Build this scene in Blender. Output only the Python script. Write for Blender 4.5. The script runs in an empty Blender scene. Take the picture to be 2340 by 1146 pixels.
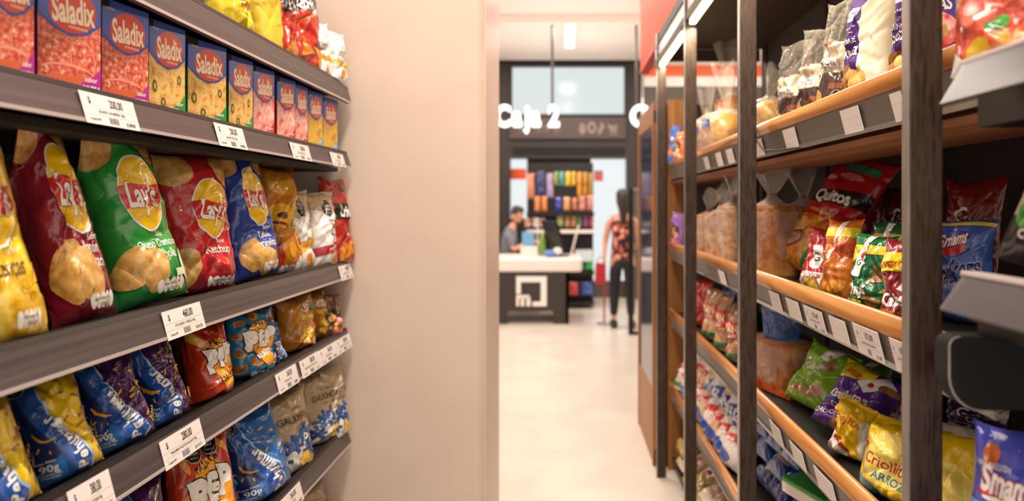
import bpy, bmesh, math, random
import numpy as np
from mathutils import Vector, Matrix

# ------------------------------------------------------------------ camera, world, lights, exposure
SC = bpy.context.scene
COL = SC.collection
F = 1500.0; CX = 1285.0; CY = 470.0; H = 1.5          # focal length in px, vanishing point, eye height
cam_d = bpy.data.cameras.new('camera'); cam = bpy.data.objects.new('camera', cam_d); COL.objects.link(cam)
cam.location = (0, 0, H); cam.rotation_euler = (math.pi/2, 0, 0)
cam_d.sensor_width = 36; cam_d.lens = F/2340*36
cam_d.shift_x = (1170-CX)/2340; cam_d.shift_y = -(573-CY)/2340
cam_d.clip_start = 0.02
cam_d.dof.use_dof = True; cam_d.dof.focus_distance = 1.4; cam_d.dof.aperture_fstop = 2.1
SC.camera = cam
SC.view_settings.view_transform = 'Standard'; SC.view_settings.look = 'None'
SC.view_settings.gamma = 1; SC.view_settings.use_curve_mapping = False
SC.view_settings.exposure = 0.38
W = bpy.data.worlds.new('world'); SC.world = W; W.use_nodes = True
W.node_tree.nodes['Background'].inputs[0].default_value = (1, .89, .78, 1)
W.node_tree.nodes['Background'].inputs[1].default_value = 1.2
def area(x, y, z, sx, sy, power, rot=(0, 0, 0), col=(1, .9, .79)):
    l = bpy.data.lights.new('area_lamp', 'AREA'); l.shape = 'RECTANGLE'; l.size = sx; l.size_y = sy
    l.energy = power; l.color = col
    o = bpy.data.objects.new('area_lamp', l); COL.objects.link(o); o.location = (x, y, z); o.rotation_euler = rot
    return o
LAMPS = [(-.05, .1, 44), (-.05, 1.55, 34), (.1, 4.3, 34), (.1, 6.4, 32), (.1, 8.7, 32), (-1.9, 6.4, 32), (2.3, 6.4, 32), (2.3, 8.7, 30), (-1.9, 8.7, 30)]
for x, y, p in LAMPS: area(x, y, 3.72, .3, 1.2, p)
for x, y, p in LAMPS[2:]: area(x, y, 3.1, 1.6, 2.0, p*.3, (math.pi, 0, 0))      # added unseen lamps in mid-air, facing up to brighten the ceiling

# ------------------------------------------------------------------ materials
def lin(c):
    c = c/255.0
    return c/12.92 if c <= .04045 else ((c+.055)/1.055)**2.4
def rgb(h):
    if isinstance(h, tuple): return (lin(h[0]), lin(h[1]), lin(h[2]), 1)
    h = h.lstrip('#'); return tuple(lin(int(h[i:i+2], 16)) for i in (0, 2, 4)) + (1,)
MATS = {}
def newmat(name):
    m = bpy.data.materials.new(name); m.use_nodes = True
    nt = m.node_tree; return m, nt, nt.nodes['Principled BSDF']
def bump(nt, b, specs, strength=.6, coord='Object'):
    """specs: (scale, detail, distortion, distance) noises summed into a bump"""
    tc = nt.nodes.new('ShaderNodeTexCoord'); prev = None
    for sc_, det, dist, amp in specs:
        n = nt.nodes.new('ShaderNodeTexNoise'); n.inputs['Scale'].default_value = sc_; n.inputs['Detail'].default_value = det
        n.inputs['Distortion'].default_value = dist
        nt.links.new(tc.outputs[coord], n.inputs['Vector'])
        bp = nt.nodes.new('ShaderNodeBump'); bp.inputs['Strength'].default_value = strength; bp.inputs['Distance'].default_value = amp
        nt.links.new(n.outputs['Fac'], bp.inputs['Height'])
        if prev: nt.links.new(prev.outputs[0], bp.inputs['Normal'])
        prev = bp
    nt.links.new(prev.outputs[0], b.inputs['Normal'])
def crease(nt, b):
    """foil creases: sharp folds where a distorted noise crosses its middle, smooth facets between"""
    tc = nt.nodes.new('ShaderNodeTexCoord'); prev = None
    for sc_, dist, amp in ((6, 1.2, .045), (13, 1.0, .016)):
        n = nt.nodes.new('ShaderNodeTexNoise'); n.inputs['Scale'].default_value = sc_; n.inputs['Detail'].default_value = .6; n.inputs['Distortion'].default_value = dist
        nt.links.new(tc.outputs['Object'], n.inputs['Vector'])
        s1 = nt.nodes.new('ShaderNodeMath'); s1.operation = 'SUBTRACT'; s1.inputs[1].default_value = .5; nt.links.new(n.outputs['Fac'], s1.inputs[0])
        s2 = nt.nodes.new('ShaderNodeMath'); s2.operation = 'ABSOLUTE'; nt.links.new(s1.outputs[0], s2.inputs[0])
        bp = nt.nodes.new('ShaderNodeBump'); bp.inputs['Strength'].default_value = .75; bp.inputs['Distance'].default_value = amp
        nt.links.new(s2.outputs[0], bp.inputs['Height'])
        if prev: nt.links.new(prev.outputs[0], bp.inputs['Normal'])
        prev = bp
    nt.links.new(prev.outputs[0], b.inputs['Normal'])
def mottle(nt, b, cols, scale, detail=4, dist=.3, stretch=None):
    tc = nt.nodes.new('ShaderNodeTexCoord'); n = nt.nodes.new('ShaderNodeTexNoise')
    n.inputs['Scale'].default_value = scale; n.inputs['Detail'].default_value = detail; n.inputs['Distortion'].default_value = dist
    src = tc.outputs['Object']
    if stretch:
        mp = nt.nodes.new('ShaderNodeMapping'); mp.inputs['Scale'].default_value = stretch
        nt.links.new(src, mp.inputs[0]); src = mp.outputs[0]
    nt.links.new(src, n.inputs['Vector'])
    r = nt.nodes.new('ShaderNodeValToRGB'); el = r.color_ramp.elements
    while len(el) < len(cols): el.new(.5)
    for i, c in enumerate(cols):
        el[i].position = .28 + .44*i/(len(cols)-1); el[i].color = rgb(c)
    nt.links.new(n.outputs['Fac'], r.inputs[0]); nt.links.new(r.outputs[0], b.inputs['Base Color'])
FOODS = {
 'salami': (['#a83c2c', '#cc4c38', '#e07860', '#f4c4a8'], 120, 1), 'pizza': (['#b4692a', '#dda348', '#f0c87a', '#e9b25a'], 70, 4),
 'pink': (['#c8302c', '#e8706a', '#f6b2a8', '#fadcd2'], 45, 2), 'chip': (['#b07a3a', '#d9a658', '#e8bf78'], 55, 4),
 'chipy': (['#c08a12', '#e8b92c', '#f4d662'], 50, 4), 'brownchip': (['#6b4520', '#a06c34', '#c08a4c'], 50, 4),
 'pasta': (['#b8301c', '#d8502c', '#e8a040', '#f0c870'], 60, 4), 'tomato': (['#8c1c12', '#c8301c', '#e86848', '#d03c24'], 75, 3),
 'bread': (['#84481e', '#a4642f', '#c4884c'], 22, 4), 'crumb': (['#8c5c38', '#b88a62', '#d0ac84'], 40, 5),
 'dough': (['#9c6a1c', '#c8983a', '#e0b458'], 26, 3), 'nut': (['#4a3424', '#7c5838', '#a88458'], 60, 3),
 'orangefood': (['#b45818', '#d88420', '#f0b040'], 55, 3), 'cereal': (['#6e5420', '#a08434', '#d8c070'], 90, 4),
 'leaf': (['#1c5a20', '#3a8a34', '#62b048'], 60, 2),
 'floral': (['#1c1a22', '#24202a', '#c8604c', '#f0c0a0'], 16, 1), 'plaid': (['#4a4c5c', '#70727e', '#8c8c96'], 40, 1),
 'goods': (['#3a2a26', '#a03c30', '#d8a050', '#6070a0'], 14, 1),
}
FIN = {'film': (.24, .5), 'card': (.38, .5), 'paper': (.7, .3), 'matte': (.6, .3)}
def M(key, fin='film'):
    k = (key, fin)
    if k in MATS: return MATS[k]
    if key.startswith('#') or key.startswith('@'):
        m, nt, b = newmat('print_' + key.strip('#@') + '_' + fin)
        ro, sp = FIN[fin]
        b.inputs['Roughness'].default_value = ro; b.inputs['Specular IOR Level'].default_value = sp
        if key.startswith('#'):
            b.inputs['Base Color'].default_value = rgb(key)
        else:
            cols, sc_, det = FOODS[key[1:]]; mottle(nt, b, cols, sc_, det)
        if fin == 'film':
            b.inputs['Coat Weight'].default_value = .5; b.inputs['Coat Roughness'].default_value = .06
            crease(nt, b)
        elif fin == 'card':
            b.inputs['Coat Weight'].default_value = .3; b.inputs['Coat Roughness'].default_value = .2
            bump(nt, b, [(14, 1, 0, .0015)], .3)
        MATS[k] = m; return m
    raise KeyError(key)
def named(name, col, rough=.5, metal=0, spec=.5, noise=None, bumps=None, coat=0, emit=None, estr=0, stretch=None, dist=.6):
    k = (name, '')
    m, nt, b = newmat(name); MATS[k] = m
    b.inputs['Roughness'].default_value = rough; b.inputs['Metallic'].default_value = metal
    b.inputs['Specular IOR Level'].default_value = spec; b.inputs['Coat Weight'].default_value = coat
    if noise: mottle(nt, b, noise[0], noise[1], noise[2], dist, stretch)
    else: b.inputs['Base Color'].default_value = rgb(col)
    if bumps: bump(nt, b, bumps)
    if emit: b.inputs['Emission Color'].default_value = rgb(emit); b.inputs['Emission Strength'].default_value = estr
    return m
def N(name): return MATS[(name, '')]
named('plaster_beige', None, .8, noise=(['#d3bcab', '#dac4b4'], 3, 3), bumps=[(120, 3, 0, .0006)])
named('plaster_edge', None, .45, noise=(['#dcc6b8', '#e4d0c2'], 3, 3), bumps=[(120, 3, 0, .0003)])
named('ceiling_paint', None, .85, noise=(['#dccfc8', '#e2d6d0'], 1, 2))
named('bulkhead_paint', '#e6d4cc', .8)
named('floor_tile', None, .3, noise=(['#cbbfb3', '#d3c8bc', '#d8cec2'], 2.5, 4), bumps=[(30, 2, 0, .0004)])
named('dark_wall', None, .55, noise=(['#261f1e', '#302726'], 6, 3))
named('lip_grey', None, .36, 0, .5, noise=(['#403738', '#524748', '#615556'], 30, 5), stretch=(1, .03, 3), bumps=[(60, 3, 0, .0006)], dist=.1)
named('lip_black', '#1b1716', .4)
named('lip_edge', '#c9b8b4', .3)
named('shelf_dark', '#1c1816', .6)
named('panel_back', '#5b5049', .7)
named('steel_dark', None, .42, .12, .35, noise=(['#241a14', '#382a22', '#483830', '#2c211b'], 22, 6), stretch=(6, 6, .7), bumps=[(90, 4, 0, .0005)])
named('steel_lit_side', None, .3, .75, .5, noise=(['#8c847e', '#a49c98'], 30, 4), stretch=(1, 1, .3))
named('wood_rail', None, .3, 0, .5, noise=(['#b06c34', '#c98648', '#dba064'], 16, 5), stretch=(3, .12, 3), coat=.5)
named('wood_panel', None, .45, 0, .5, noise=(['#7c4c20', '#95602c', '#a87038'], 14, 5), stretch=(4, 4, .15))
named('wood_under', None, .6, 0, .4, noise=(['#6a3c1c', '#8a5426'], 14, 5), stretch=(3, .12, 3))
named('strip_grey', '#6f665c', .45)
named('strip_cover', '#8d857a', .2, coat=.4)
named('canopy', '#3c332d', .6)
named('paper_tag', '#efe6e2', .5)
named('plastic_black', '#120f0e', .35)
named('rack_back', '#3a322c', .8)
named('tray_dark', '#0d0b0a', .85, bumps=[(200, 2, 0, .0004)])
named('lip_near', '#3c3437', .5, 0, .4)
named('clear_lip', '#a89a98', .15, coat=.6)
named('orange_paint', '#e2683a', .5)
named('red_paint', '#b8382a', .5)
named('orange_dim', '#c8400c', .6, 0, .2)
named('white_lam', '#e9ddd8', .35)
named('logo_white', '#f2e8e4', .5)
named('counter_dark', None, .5, noise=(['#2c2624', '#38312e'], 20, 3), stretch=(6, 1, .3))
named('sign_brown', '#4c3e3a', .5)
named('icon_pink', '#b9a39c', .6)
named('rod', '#4a4340', .4)
named('skin', '#c98f74', .55)
named('hair', '#2a1c18', .5)
named('trousers', '#242126', .8)
named('shoe', '#1a1818', .5)
named('red_cloth', '#b02030', .6)
named('glass_blue', '#26324c', .08, 0, .6)
named('gate_yellow', '#7a6a30', .6)
named('wire', '#161312', .5)
named('tie_red', '#b03028', .4)
named('eye', '#f0e8e4', .3)
named('lip_skin', '#a85c50', .5)
named('lamp_glow', '#ffffff', .5, emit='#fff6ec', estr=4.5)
named('led_glow', '#fff0c8', .5, emit='#ffe9b8', estr=4)
named('letter_glow', '#ffffff', .5, emit='#fbfaff', estr=.75)
named('daylight_pane', '#202424', .12, 0, .12, emit='#e6f0ee', estr=.7)
named('lit_panel', '#202424', .3, emit='#eaf2f2', estr=.76)
def clear_mat(name, alpha_t, tint, rough=.12, bumpy=True):
    m = bpy.data.materials.new(name); m.use_nodes = True; nt = m.node_tree; nt.nodes.clear()
    out = nt.nodes.new('ShaderNodeOutputMaterial'); tr = nt.nodes.new('ShaderNodeBsdfTransparent')
    pr = nt.nodes.new('ShaderNodeBsdfPrincipled'); mx = nt.nodes.new('ShaderNodeMixShader')
    pr.inputs['Base Color'].default_value = rgb(tint); pr.inputs['Roughness'].default_value = rough
    pr.inputs['Specular IOR Level'].default_value = .9
    lw = nt.nodes.new('ShaderNodeLayerWeight'); lw.inputs['Blend'].default_value = .35
    mr = nt.nodes.new('ShaderNodeMapRange'); mr.inputs['To Min'].default_value = alpha_t; mr.inputs['To Max'].default_value = min(.95, alpha_t+.45)
    nt.links.new(lw.outputs['Facing'], mr.inputs[0]); nt.links.new(mr.outputs[0], mx.inputs[0])
    nt.links.new(tr.outputs[0], mx.inputs[1]); nt.links.new(pr.outputs[0], mx.inputs[2]); nt.links.new(mx.outputs[0], out.inputs[0])
    if bumpy: bump(nt, pr, [(18, 2, 2.0, .02), (60, 2, 1, .004)], .8)
    MATS[(name, '')] = m
clear_mat('blue_film', .5, '#3c6cc0')
clear_mat('clear_film', .09, '#efe6de')
clear_mat('clear_plastic', .05, '#5a5052', .3, False)
MATS[('clear_plastic', '')].node_tree.nodes['Principled BSDF'].inputs['Specular IOR Level'].default_value = .35
clear_mat('clear_glass', .06, '#dfe4e4', .03, False)

# ------------------------------------------------------------------ mesh helpers
def tag(o, label=None, cat=None, group=None, kind=None):
    if label: o['label'] = label
    if cat: o['category'] = cat
    if group: o['group'] = group
    if kind: o['kind'] = kind
    return o
def empty(name, loc=(0, 0, 0), rz=0, parent=None):
    o = bpy.data.objects.new(name, None); COL.objects.link(o); o.location = loc; o.rotation_euler = (0, 0, rz)
    o.empty_display_size = .05
    if parent: o.parent = parent
    return o
class MB:
    def __init__(s): s.v = []; s.f = []; s.m = []; s.n = 0
    def add(s, V, Fc, mat):
        V = np.asarray(V, float).reshape(-1, 3); b = s.n; s.v.append(V); s.n += len(V)
        if isinstance(mat, list): s.m += mat
        else: s.m += [mat]*len(Fc)
        s.f += [[i+b for i in f] for f in Fc]
        return s
    def box(s, x0, x1, y0, y1, z0, z1, mat):
        V = [(x, y, z) for x in (x0, x1) for y in (y0, y1) for z in (z0, z1)]
        return s.add(V, [(0, 1, 3, 2), (4, 6, 7, 5), (0, 4, 5, 1), (2, 3, 7, 6), (0, 2, 6, 4), (1, 5, 7, 3)], mat)
    def prism(s, P, axis, a, b, mat):
        """polygon P extruded along axis: 'y' P=(x,z); 'x' P=(y,z); 'z' P=(x,y)"""
        n = len(P)
        def mk(p, t): return {'y': (p[0], t, p[1]), 'x': (t, p[0], p[1]), 'z': (p[0], p[1], t)}[axis]
        V = [mk(p, a) for p in P] + [mk(p, b) for p in P]
        Fc = [list(range(n))[::-1], list(range(n, 2*n))] + [[i, (i+1) % n, n+(i+1) % n, n+i] for i in range(n)]
        return s.add(V, Fc, mat)
    def tube(s, pts, r, mat, n=10):
        pts = [Vector(p) for p in pts]; R = r if isinstance(r, (list, tuple)) else [r]*len(pts); V = []
        for i, p in enumerate(pts):
            d = (pts[min(i+1, len(pts)-1)]-pts[max(i-1, 0)]).normalized()
            a = d.orthogonal().normalized() if i == 0 else (a - d*a.dot(d)).normalized()
            c = d.cross(a)
            for k in range(n):
                t = 2*math.pi*k/n; V.append(p + (a*math.cos(t)+c*math.sin(t))*R[i])
        L = len(pts)
        Fc = [[i*n+k, i*n+(k+1) % n, (i+1)*n+(k+1) % n, (i+1)*n+k] for i in range(L-1) for k in range(n)]
        Fc += [list(range(n))[::-1], [(L-1)*n+k for k in range(n)]]
        return s.add([tuple(v) for v in V], Fc, mat)
    def rings(s, R, mat, cap0=True, cap1=True):
        """R: list of (n,3) rings"""
        n = len(R[0]); L = len(R)
        Fc = [[i*n+k, i*n+(k+1) % n, (i+1)*n+(k+1) % n, (i+1)*n+k] for i in range(L-1) for k in range(n)]
        if cap0: Fc.append(list(range(n))[::-1])
        if cap1: Fc.append([(L-1)*n+k for k in range(n)])
        return s.add(np.concatenate(R), Fc, mat)
    def ell(s, c, r, mat, nu=20, nv=12):
        R = []
        for j in range(nv+1):
            t = math.pi*(j+.15)/(nv+.3); R.append(np.array([(c[0]+r[0]*math.sin(t)*math.cos(2*math.pi*k/nu), c[1]+r[1]*math.sin(t)*math.sin(2*math.pi*k/nu), c[2]-r[2]*math.cos(t)) for k in range(nu)]))
        return s.rings(R, mat)
    def build(s, name, parent=None, fin='film', smooth=False, bevel=0, loc=None, rz=0, origin=None):
        keys = list(dict.fromkeys(s.m)); me = bpy.data.meshes.new(name)
        V = np.concatenate(s.v)
        if origin is not None: V = V-np.array(origin)
        me.from_pydata(V.tolist(), [], s.f)
        for k in keys: me.materials.append(M(k, fin) if k[0] in '#@' else N(k))
        ix = {k: i for i, k in enumerate(keys)}
        me.polygons.foreach_set('material_index', [ix[k] for k in s.m])
        if smooth: me.polygons.foreach_set('use_smooth', [True]*len(me.polygons))
        me.update()
        o = bpy.data.objects.new(name, me); COL.objects.link(o)
        if parent: o.parent = parent
        if origin is not None: o.location = origin
        if loc is not None: o.location = loc
        o.rotation_euler = (0, 0, rz)
        if bevel:
            b = o.modifiers.new('b', 'BEVEL'); b.width = bevel; b.segments = 2; b.limit_method = 'ANGLE'
        return o

# ------------------------------------------------------------------ flat print designs, cut on a grid so they can be laid over a curved surface
NU, NV = 32, 44
_txt = {}
def text_mesh(s, off):
    k = (s, off)
    if k not in _txt:
        c = bpy.data.curves.new('t', 'FONT'); c.body = s; c.resolution_u = 3; c.offset = off
        c.align_x = 'CENTER'; o = bpy.data.objects.new('t', c); m = o.to_mesh()
        V = np.array([v.co[:2] for v in m.vertices]) if len(m.vertices) else np.zeros((0, 2)); Fc = [list(p.vertices) for p in m.polygons]
        o.to_mesh_clear(); bpy.data.objects.remove(o); bpy.data.curves.remove(c)
        V[:, 1] -= .35
        _txt[k] = (V, Fc)
    return _txt[k]
def E(cx, cy, rx, ry, col, rot=0, a0=0, a1=360):
    t = np.radians(np.linspace(a0, a1, 33)); t = t[:-1] if a1-a0 >= 360 else t
    x, y = rx*np.cos(t), ry*np.sin(t); r = math.radians(rot)
    return [(np.stack([cx+x*math.cos(r)-y*math.sin(r), cy+x*math.sin(r)+y*math.cos(r)], 1), [list(range(len(t)))], col)]
def P(pts, col): return [(np.array(pts, float), [list(range(len(pts)))], col)]
def R(x0, x1, y0, y1, col): return P([(x0, y0), (x1, y0), (x1, y1), (x0, y1)], col)
def CH(cx, cy, r, col='@chip', seed=0, asp=.8, rot=20):
    rn = random.Random(seed*7+int(cx*100)); n = 26; ph = [rn.random()*6.28 for _ in range(3)]; q = math.radians(rot); pts = []
    for k in range(n):
        t = 2*math.pi*k/n; rr = r*(1+.08*math.sin(2*t+ph[0])+.05*math.sin(3*t+ph[1])+.03*math.sin(5*t+ph[2]))
        x, y = rr*math.cos(t), rr*asp*math.sin(t)
        pts.append((cx+x*math.cos(q)-y*math.sin(q), cy+x*math.sin(q)+y*math.cos(q)))
    return P(pts, col)
def T(s, cx, cy, size, col, rot=0, sx=1, bold=.012, outline=None, shear=0, arc=0):
    out = []; r = math.radians(rot)
    for off, c in ([(bold+outline[1], outline[0])] if outline else []) + [(bold, col)]:
        V, Fc = text_mesh(s, off); V = V.copy()
        if len(V) == 0: continue
        x = V[:, 0]*sx + V[:, 1]*shear; y = V[:, 1] + arc*x*x
        x, y = x*size, y*size
        out.append((np.stack([cx+x*math.cos(r)-y*math.sin(r), cy+x*math.sin(r)+y*math.cos(r)], 1), Fc, c))
    return out
def TP(s, pts, size, col, sx=1, bold=.03, gap=.12, outline=None):
    """letters set one by one along a path"""
    pts = [Vector(p) for p in pts]; L = [0]
    for i in range(1, len(pts)): L.append(L[-1]+(pts[i]-pts[i-1]).length)
    adv = []
    for ch in s: V, _f = text_mesh(ch, bold); adv.append((V[:, 0].max()-V[:, 0].min())*sx*size)
    out = []; t = 0
    for ch, w_ in zip(s, adv):
        q = t+w_/2; i = 1
        while i < len(pts)-1 and L[i] < q: i += 1
        f = (q-L[i-1])/(L[i]-L[i-1]); p = pts[i-1].lerp(pts[i], f); dd = pts[i]-pts[i-1]
        V, _f = text_mesh(ch, bold); mx = (V[:, 0].max()+V[:, 0].min())/2*sx*size; r = math.degrees(math.atan2(dd.y, dd.x)); u = dd.normalized()
        out += T(ch, p.x-mx*u.x, p.y-mx*u.y, size, col, rot=r, sx=sx, bold=bold, outline=outline); t += w_+gap*size
    return out
def BAND(pts, wd, col):
    pts = [Vector(p) for p in pts]; a = []; b = []
    for i, p in enumerate(pts):
        d = (pts[min(i+1, len(pts)-1)]-pts[max(i-1, 0)]).normalized(); n = Vector((-d.y, d.x))
        w_ = wd[i] if isinstance(wd, (list, tuple)) else wd
        a.append(p+n*w_); b.append(p-n*w_)
    out = []
    for i in range(len(pts)-1): out += [[i, i+1, len(pts)+i+1, len(pts)+i]]
    return [(np.array([tuple(v) for v in a+b]), out, col)]
def OCT(cx, cy, r, l1='EXCESO EN', l2='SODIO'):
    o = [(cx+r*math.cos(math.radians(22.5+45*k)), cy+r*math.sin(math.radians(22.5+45*k))) for k in range(8)]
    i = [(cx+(r*.93)*math.cos(math.radians(22.5+45*k)), cy+(r*.93)*math.sin(math.radians(22.5+45*k))) for k in range(8)]
    return P(o, '#e8e0d8') + P(i, '#14110f') + T(l1, cx, cy+r*.22, r*.3, '#e8e0d8', sx=.8) + T(l2, cx, cy-r*.12, r*.34, '#e8e0d8', sx=.8) + T('Ministerio', cx, cy-r*.5, r*.18, '#c8c0b8')
def compile_design(items, A, nu=NU, nv=NV, clip=.495, diag=True):
    bm = bmesh.new(); cols = []; flat = [it for g in items for it in g]
    for L, (V, Fc, col) in enumerate(flat):
        if col not in cols: cols.append(col)
        ci = cols.index(col); vs = [bm.verts.new((p[0], p[1], L)) for p in V]
        for f in Fc:
            try: fa = bm.faces.new([vs[i] for i in f]); fa.material_index = ci
            except ValueError: pass
    def cut(co, no, clr=False):
        g = bm.verts[:]+bm.edges[:]+bm.faces[:]
        bmesh.ops.bisect_plane(bm, geom=g, dist=1e-6, plane_co=co, plane_no=no, clear_outer=clr)
    cut((clip, 0, 0), (1, 0, 0), True); cut((-clip, 0, 0), (-1, 0, 0), True)
    cut((0, A-.004, 0), (0, 1, 0), True); cut((0, .004, 0), (0, -1, 0), True)
    for i in range(1, nu): cut((i/nu-.5, 0, 0), (1, 0, 0))
    for j in range(1, nv): cut((0, j*A/nv, 0), (0, 1, 0))
    if diag:
        for k in range(1-nv, nu): cut((k/nu-.5, 0, 0), Vector((nu, -nv/A, 0)).normalized())
    bm.verts.index_update()
    V = np.array([v.co[:] for v in bm.verts]) if bm.verts else np.zeros((0, 3))
    Fc = []; Mt = []
    for f in bm.faces:
        ids = [v.index for v in f.verts]
        a = 0.0
        P_ = V[ids]; x, y = P_[:, 0], P_[:, 1]; a = np.dot(x, np.roll(y, -1))-np.dot(y, np.roll(x, -1))
        if abs(a) < 1e-9: continue
        Fc.append(ids if a > 0 else ids[::-1]); Mt.append(cols[f.material_index])
    bm.free(); return V, Fc, Mt, A
DES = {}
def drape(mb, key, surf, off=.0005, step=.00022):
    V, Fc, Mt, A = DES[key]
    if len(V) == 0: return
    u = V[:, 0]*2; v = V[:, 1]/A
    p, n = surf(u, v)
    mb.add(p + n*(off+step*V[:, 2])[:, None], Fc, Mt)
def plane_surf(o, du, dv):
    o, du, dv = map(np.array, (o, du, dv)); n = np.cross(du, dv); n = n/np.linalg.norm(n)
    return lambda u, v: (o + np.outer(u*.5, du) + np.outer(v, dv), np.tile(n, (len(u), 1)))

# ------------------------------------------------------------------ bag
class Bag:
    def __init__(s, w, h, t, seed=0, lean=0, roll=0, bend=0, fold=None, crumple=1.0, slump=.3, twist=0):
        s.w, s.h, s.t, s.lean, s.roll, s.bend, s.fold, s.slump, s.twist = w, h, t, math.radians(lean), math.radians(roll), bend, fold, slump, math.radians(twist)
        r = np.random.RandomState(seed); s.cr = {}
        for side in (1, -1):
            s.cr[side] = [(r.uniform(0, 2*math.pi), r.uniform(-.5, .5), r.uniform(.02, .1), r.uniform(-1, 1)*.013*crumple) for _ in range(18)]
        s.ph = r.uniform(0, 6.28, 8); s.wob = r.uniform(-1, 1, 4)*.02*crumple; s.c = crumple
    def raw(s, u, v, side=1):
        A = s.h/s.w; vb = np.clip(v/.2, 0, 1); vt = np.clip((1-v)/.34, 0, 1)
        gb = np.sqrt(np.clip(1-(1-vb)**2, 0, 1)); gt = np.sqrt(np.clip(1-(1-vt)**2, 0, 1))**1.25; g = gb*gt
        uu = np.clip(1-np.abs(u)**2.3, 0, 1)
        T_ = s.t/2*g*uu**.55*(1+s.slump*(.5-v))
        x = u*s.w/2*(1-.10*g) + s.w*s.wob[0]*np.sin(5*v+s.ph[0]) + u*s.w*s.wob[1]*np.sin(9*v+s.ph[1])*g
        d = np.zeros_like(u)
        for a, c, sg, am in s.cr[side]:
            q = u*.5*math.cos(a)+(v-.5)*A*math.sin(a)-c
            d += am*np.exp(-np.abs(q)/sg)
        d = d*g*uu**.8
        d += s.c*.0035*np.sin(11*u+s.ph[2]+1.5*np.sin(4*u+s.ph[3]))*np.exp(-(1-v)/.16)*uu**.5*np.clip(vt*4, 0, 1)
        d += s.c*.003*np.sin(13*u+s.ph[4]+2*np.sin(3*u))*np.exp(-v/.09)*uu**.5*np.clip(vb*4, 0, 1)
        y = -side*(T_+d); z = v*s.h
        z = z + s.h*.012*np.sin(3*u+s.ph[5])*(1-g)*np.clip(v, 0, 1)
        if s.fold:
            vf, ang, skew = s.fold; zf = (vf+skew*u)*s.h; a = math.radians(ang); L = np.clip(z-zf, 0, None)
            rb = .02*(s.h/.28); th = np.clip(L/rb, 0, 1)*a
            bent = L > 0
            k = np.where(L < rb, L, rb); aa = abs(a) if abs(a) > 1e-3 else 1e-3
            zz = zf + rb/aa*np.sin(np.abs(th)) + np.clip(L-rb, 0, None)*math.cos(a)
            yy = y*np.cos(th) - np.sign(a)*(rb/aa*(1-np.cos(np.abs(th))) + np.clip(L-rb, 0, None)*abs(math.sin(a)))
            z = np.where(bent, zz, z); y = np.where(bent, yy, y)
        y = y - s.bend*s.h*(v*v)
        if s.twist:
            t_ = s.twist*v; x, y = x*np.cos(t_)-y*np.sin(t_), x*np.sin(t_)+y*np.cos(t_)
        cl, sl = math.cos(s.lean), math.sin(s.lean); y, z = y*cl+z*sl, z*cl-y*sl
        cr, sr = math.cos(s.roll), math.sin(s.roll); x, z = x*cr+z*sr, z*cr-x*sr
        return np.stack([x, y, z], 1)
    def surf(s, u, v):
        e = .004; uc, vc = np.clip(u, -.985, .985), np.clip(v, .006, .994)
        p = s.raw(u, v)
        n = np.cross(s.raw(uc+e, vc)-s.raw(uc-e, vc), s.raw(uc, vc+e)-s.raw(uc, vc-e))
        n /= (np.linalg.norm(n, axis=1)[:, None]+1e-12); return p, n
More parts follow.
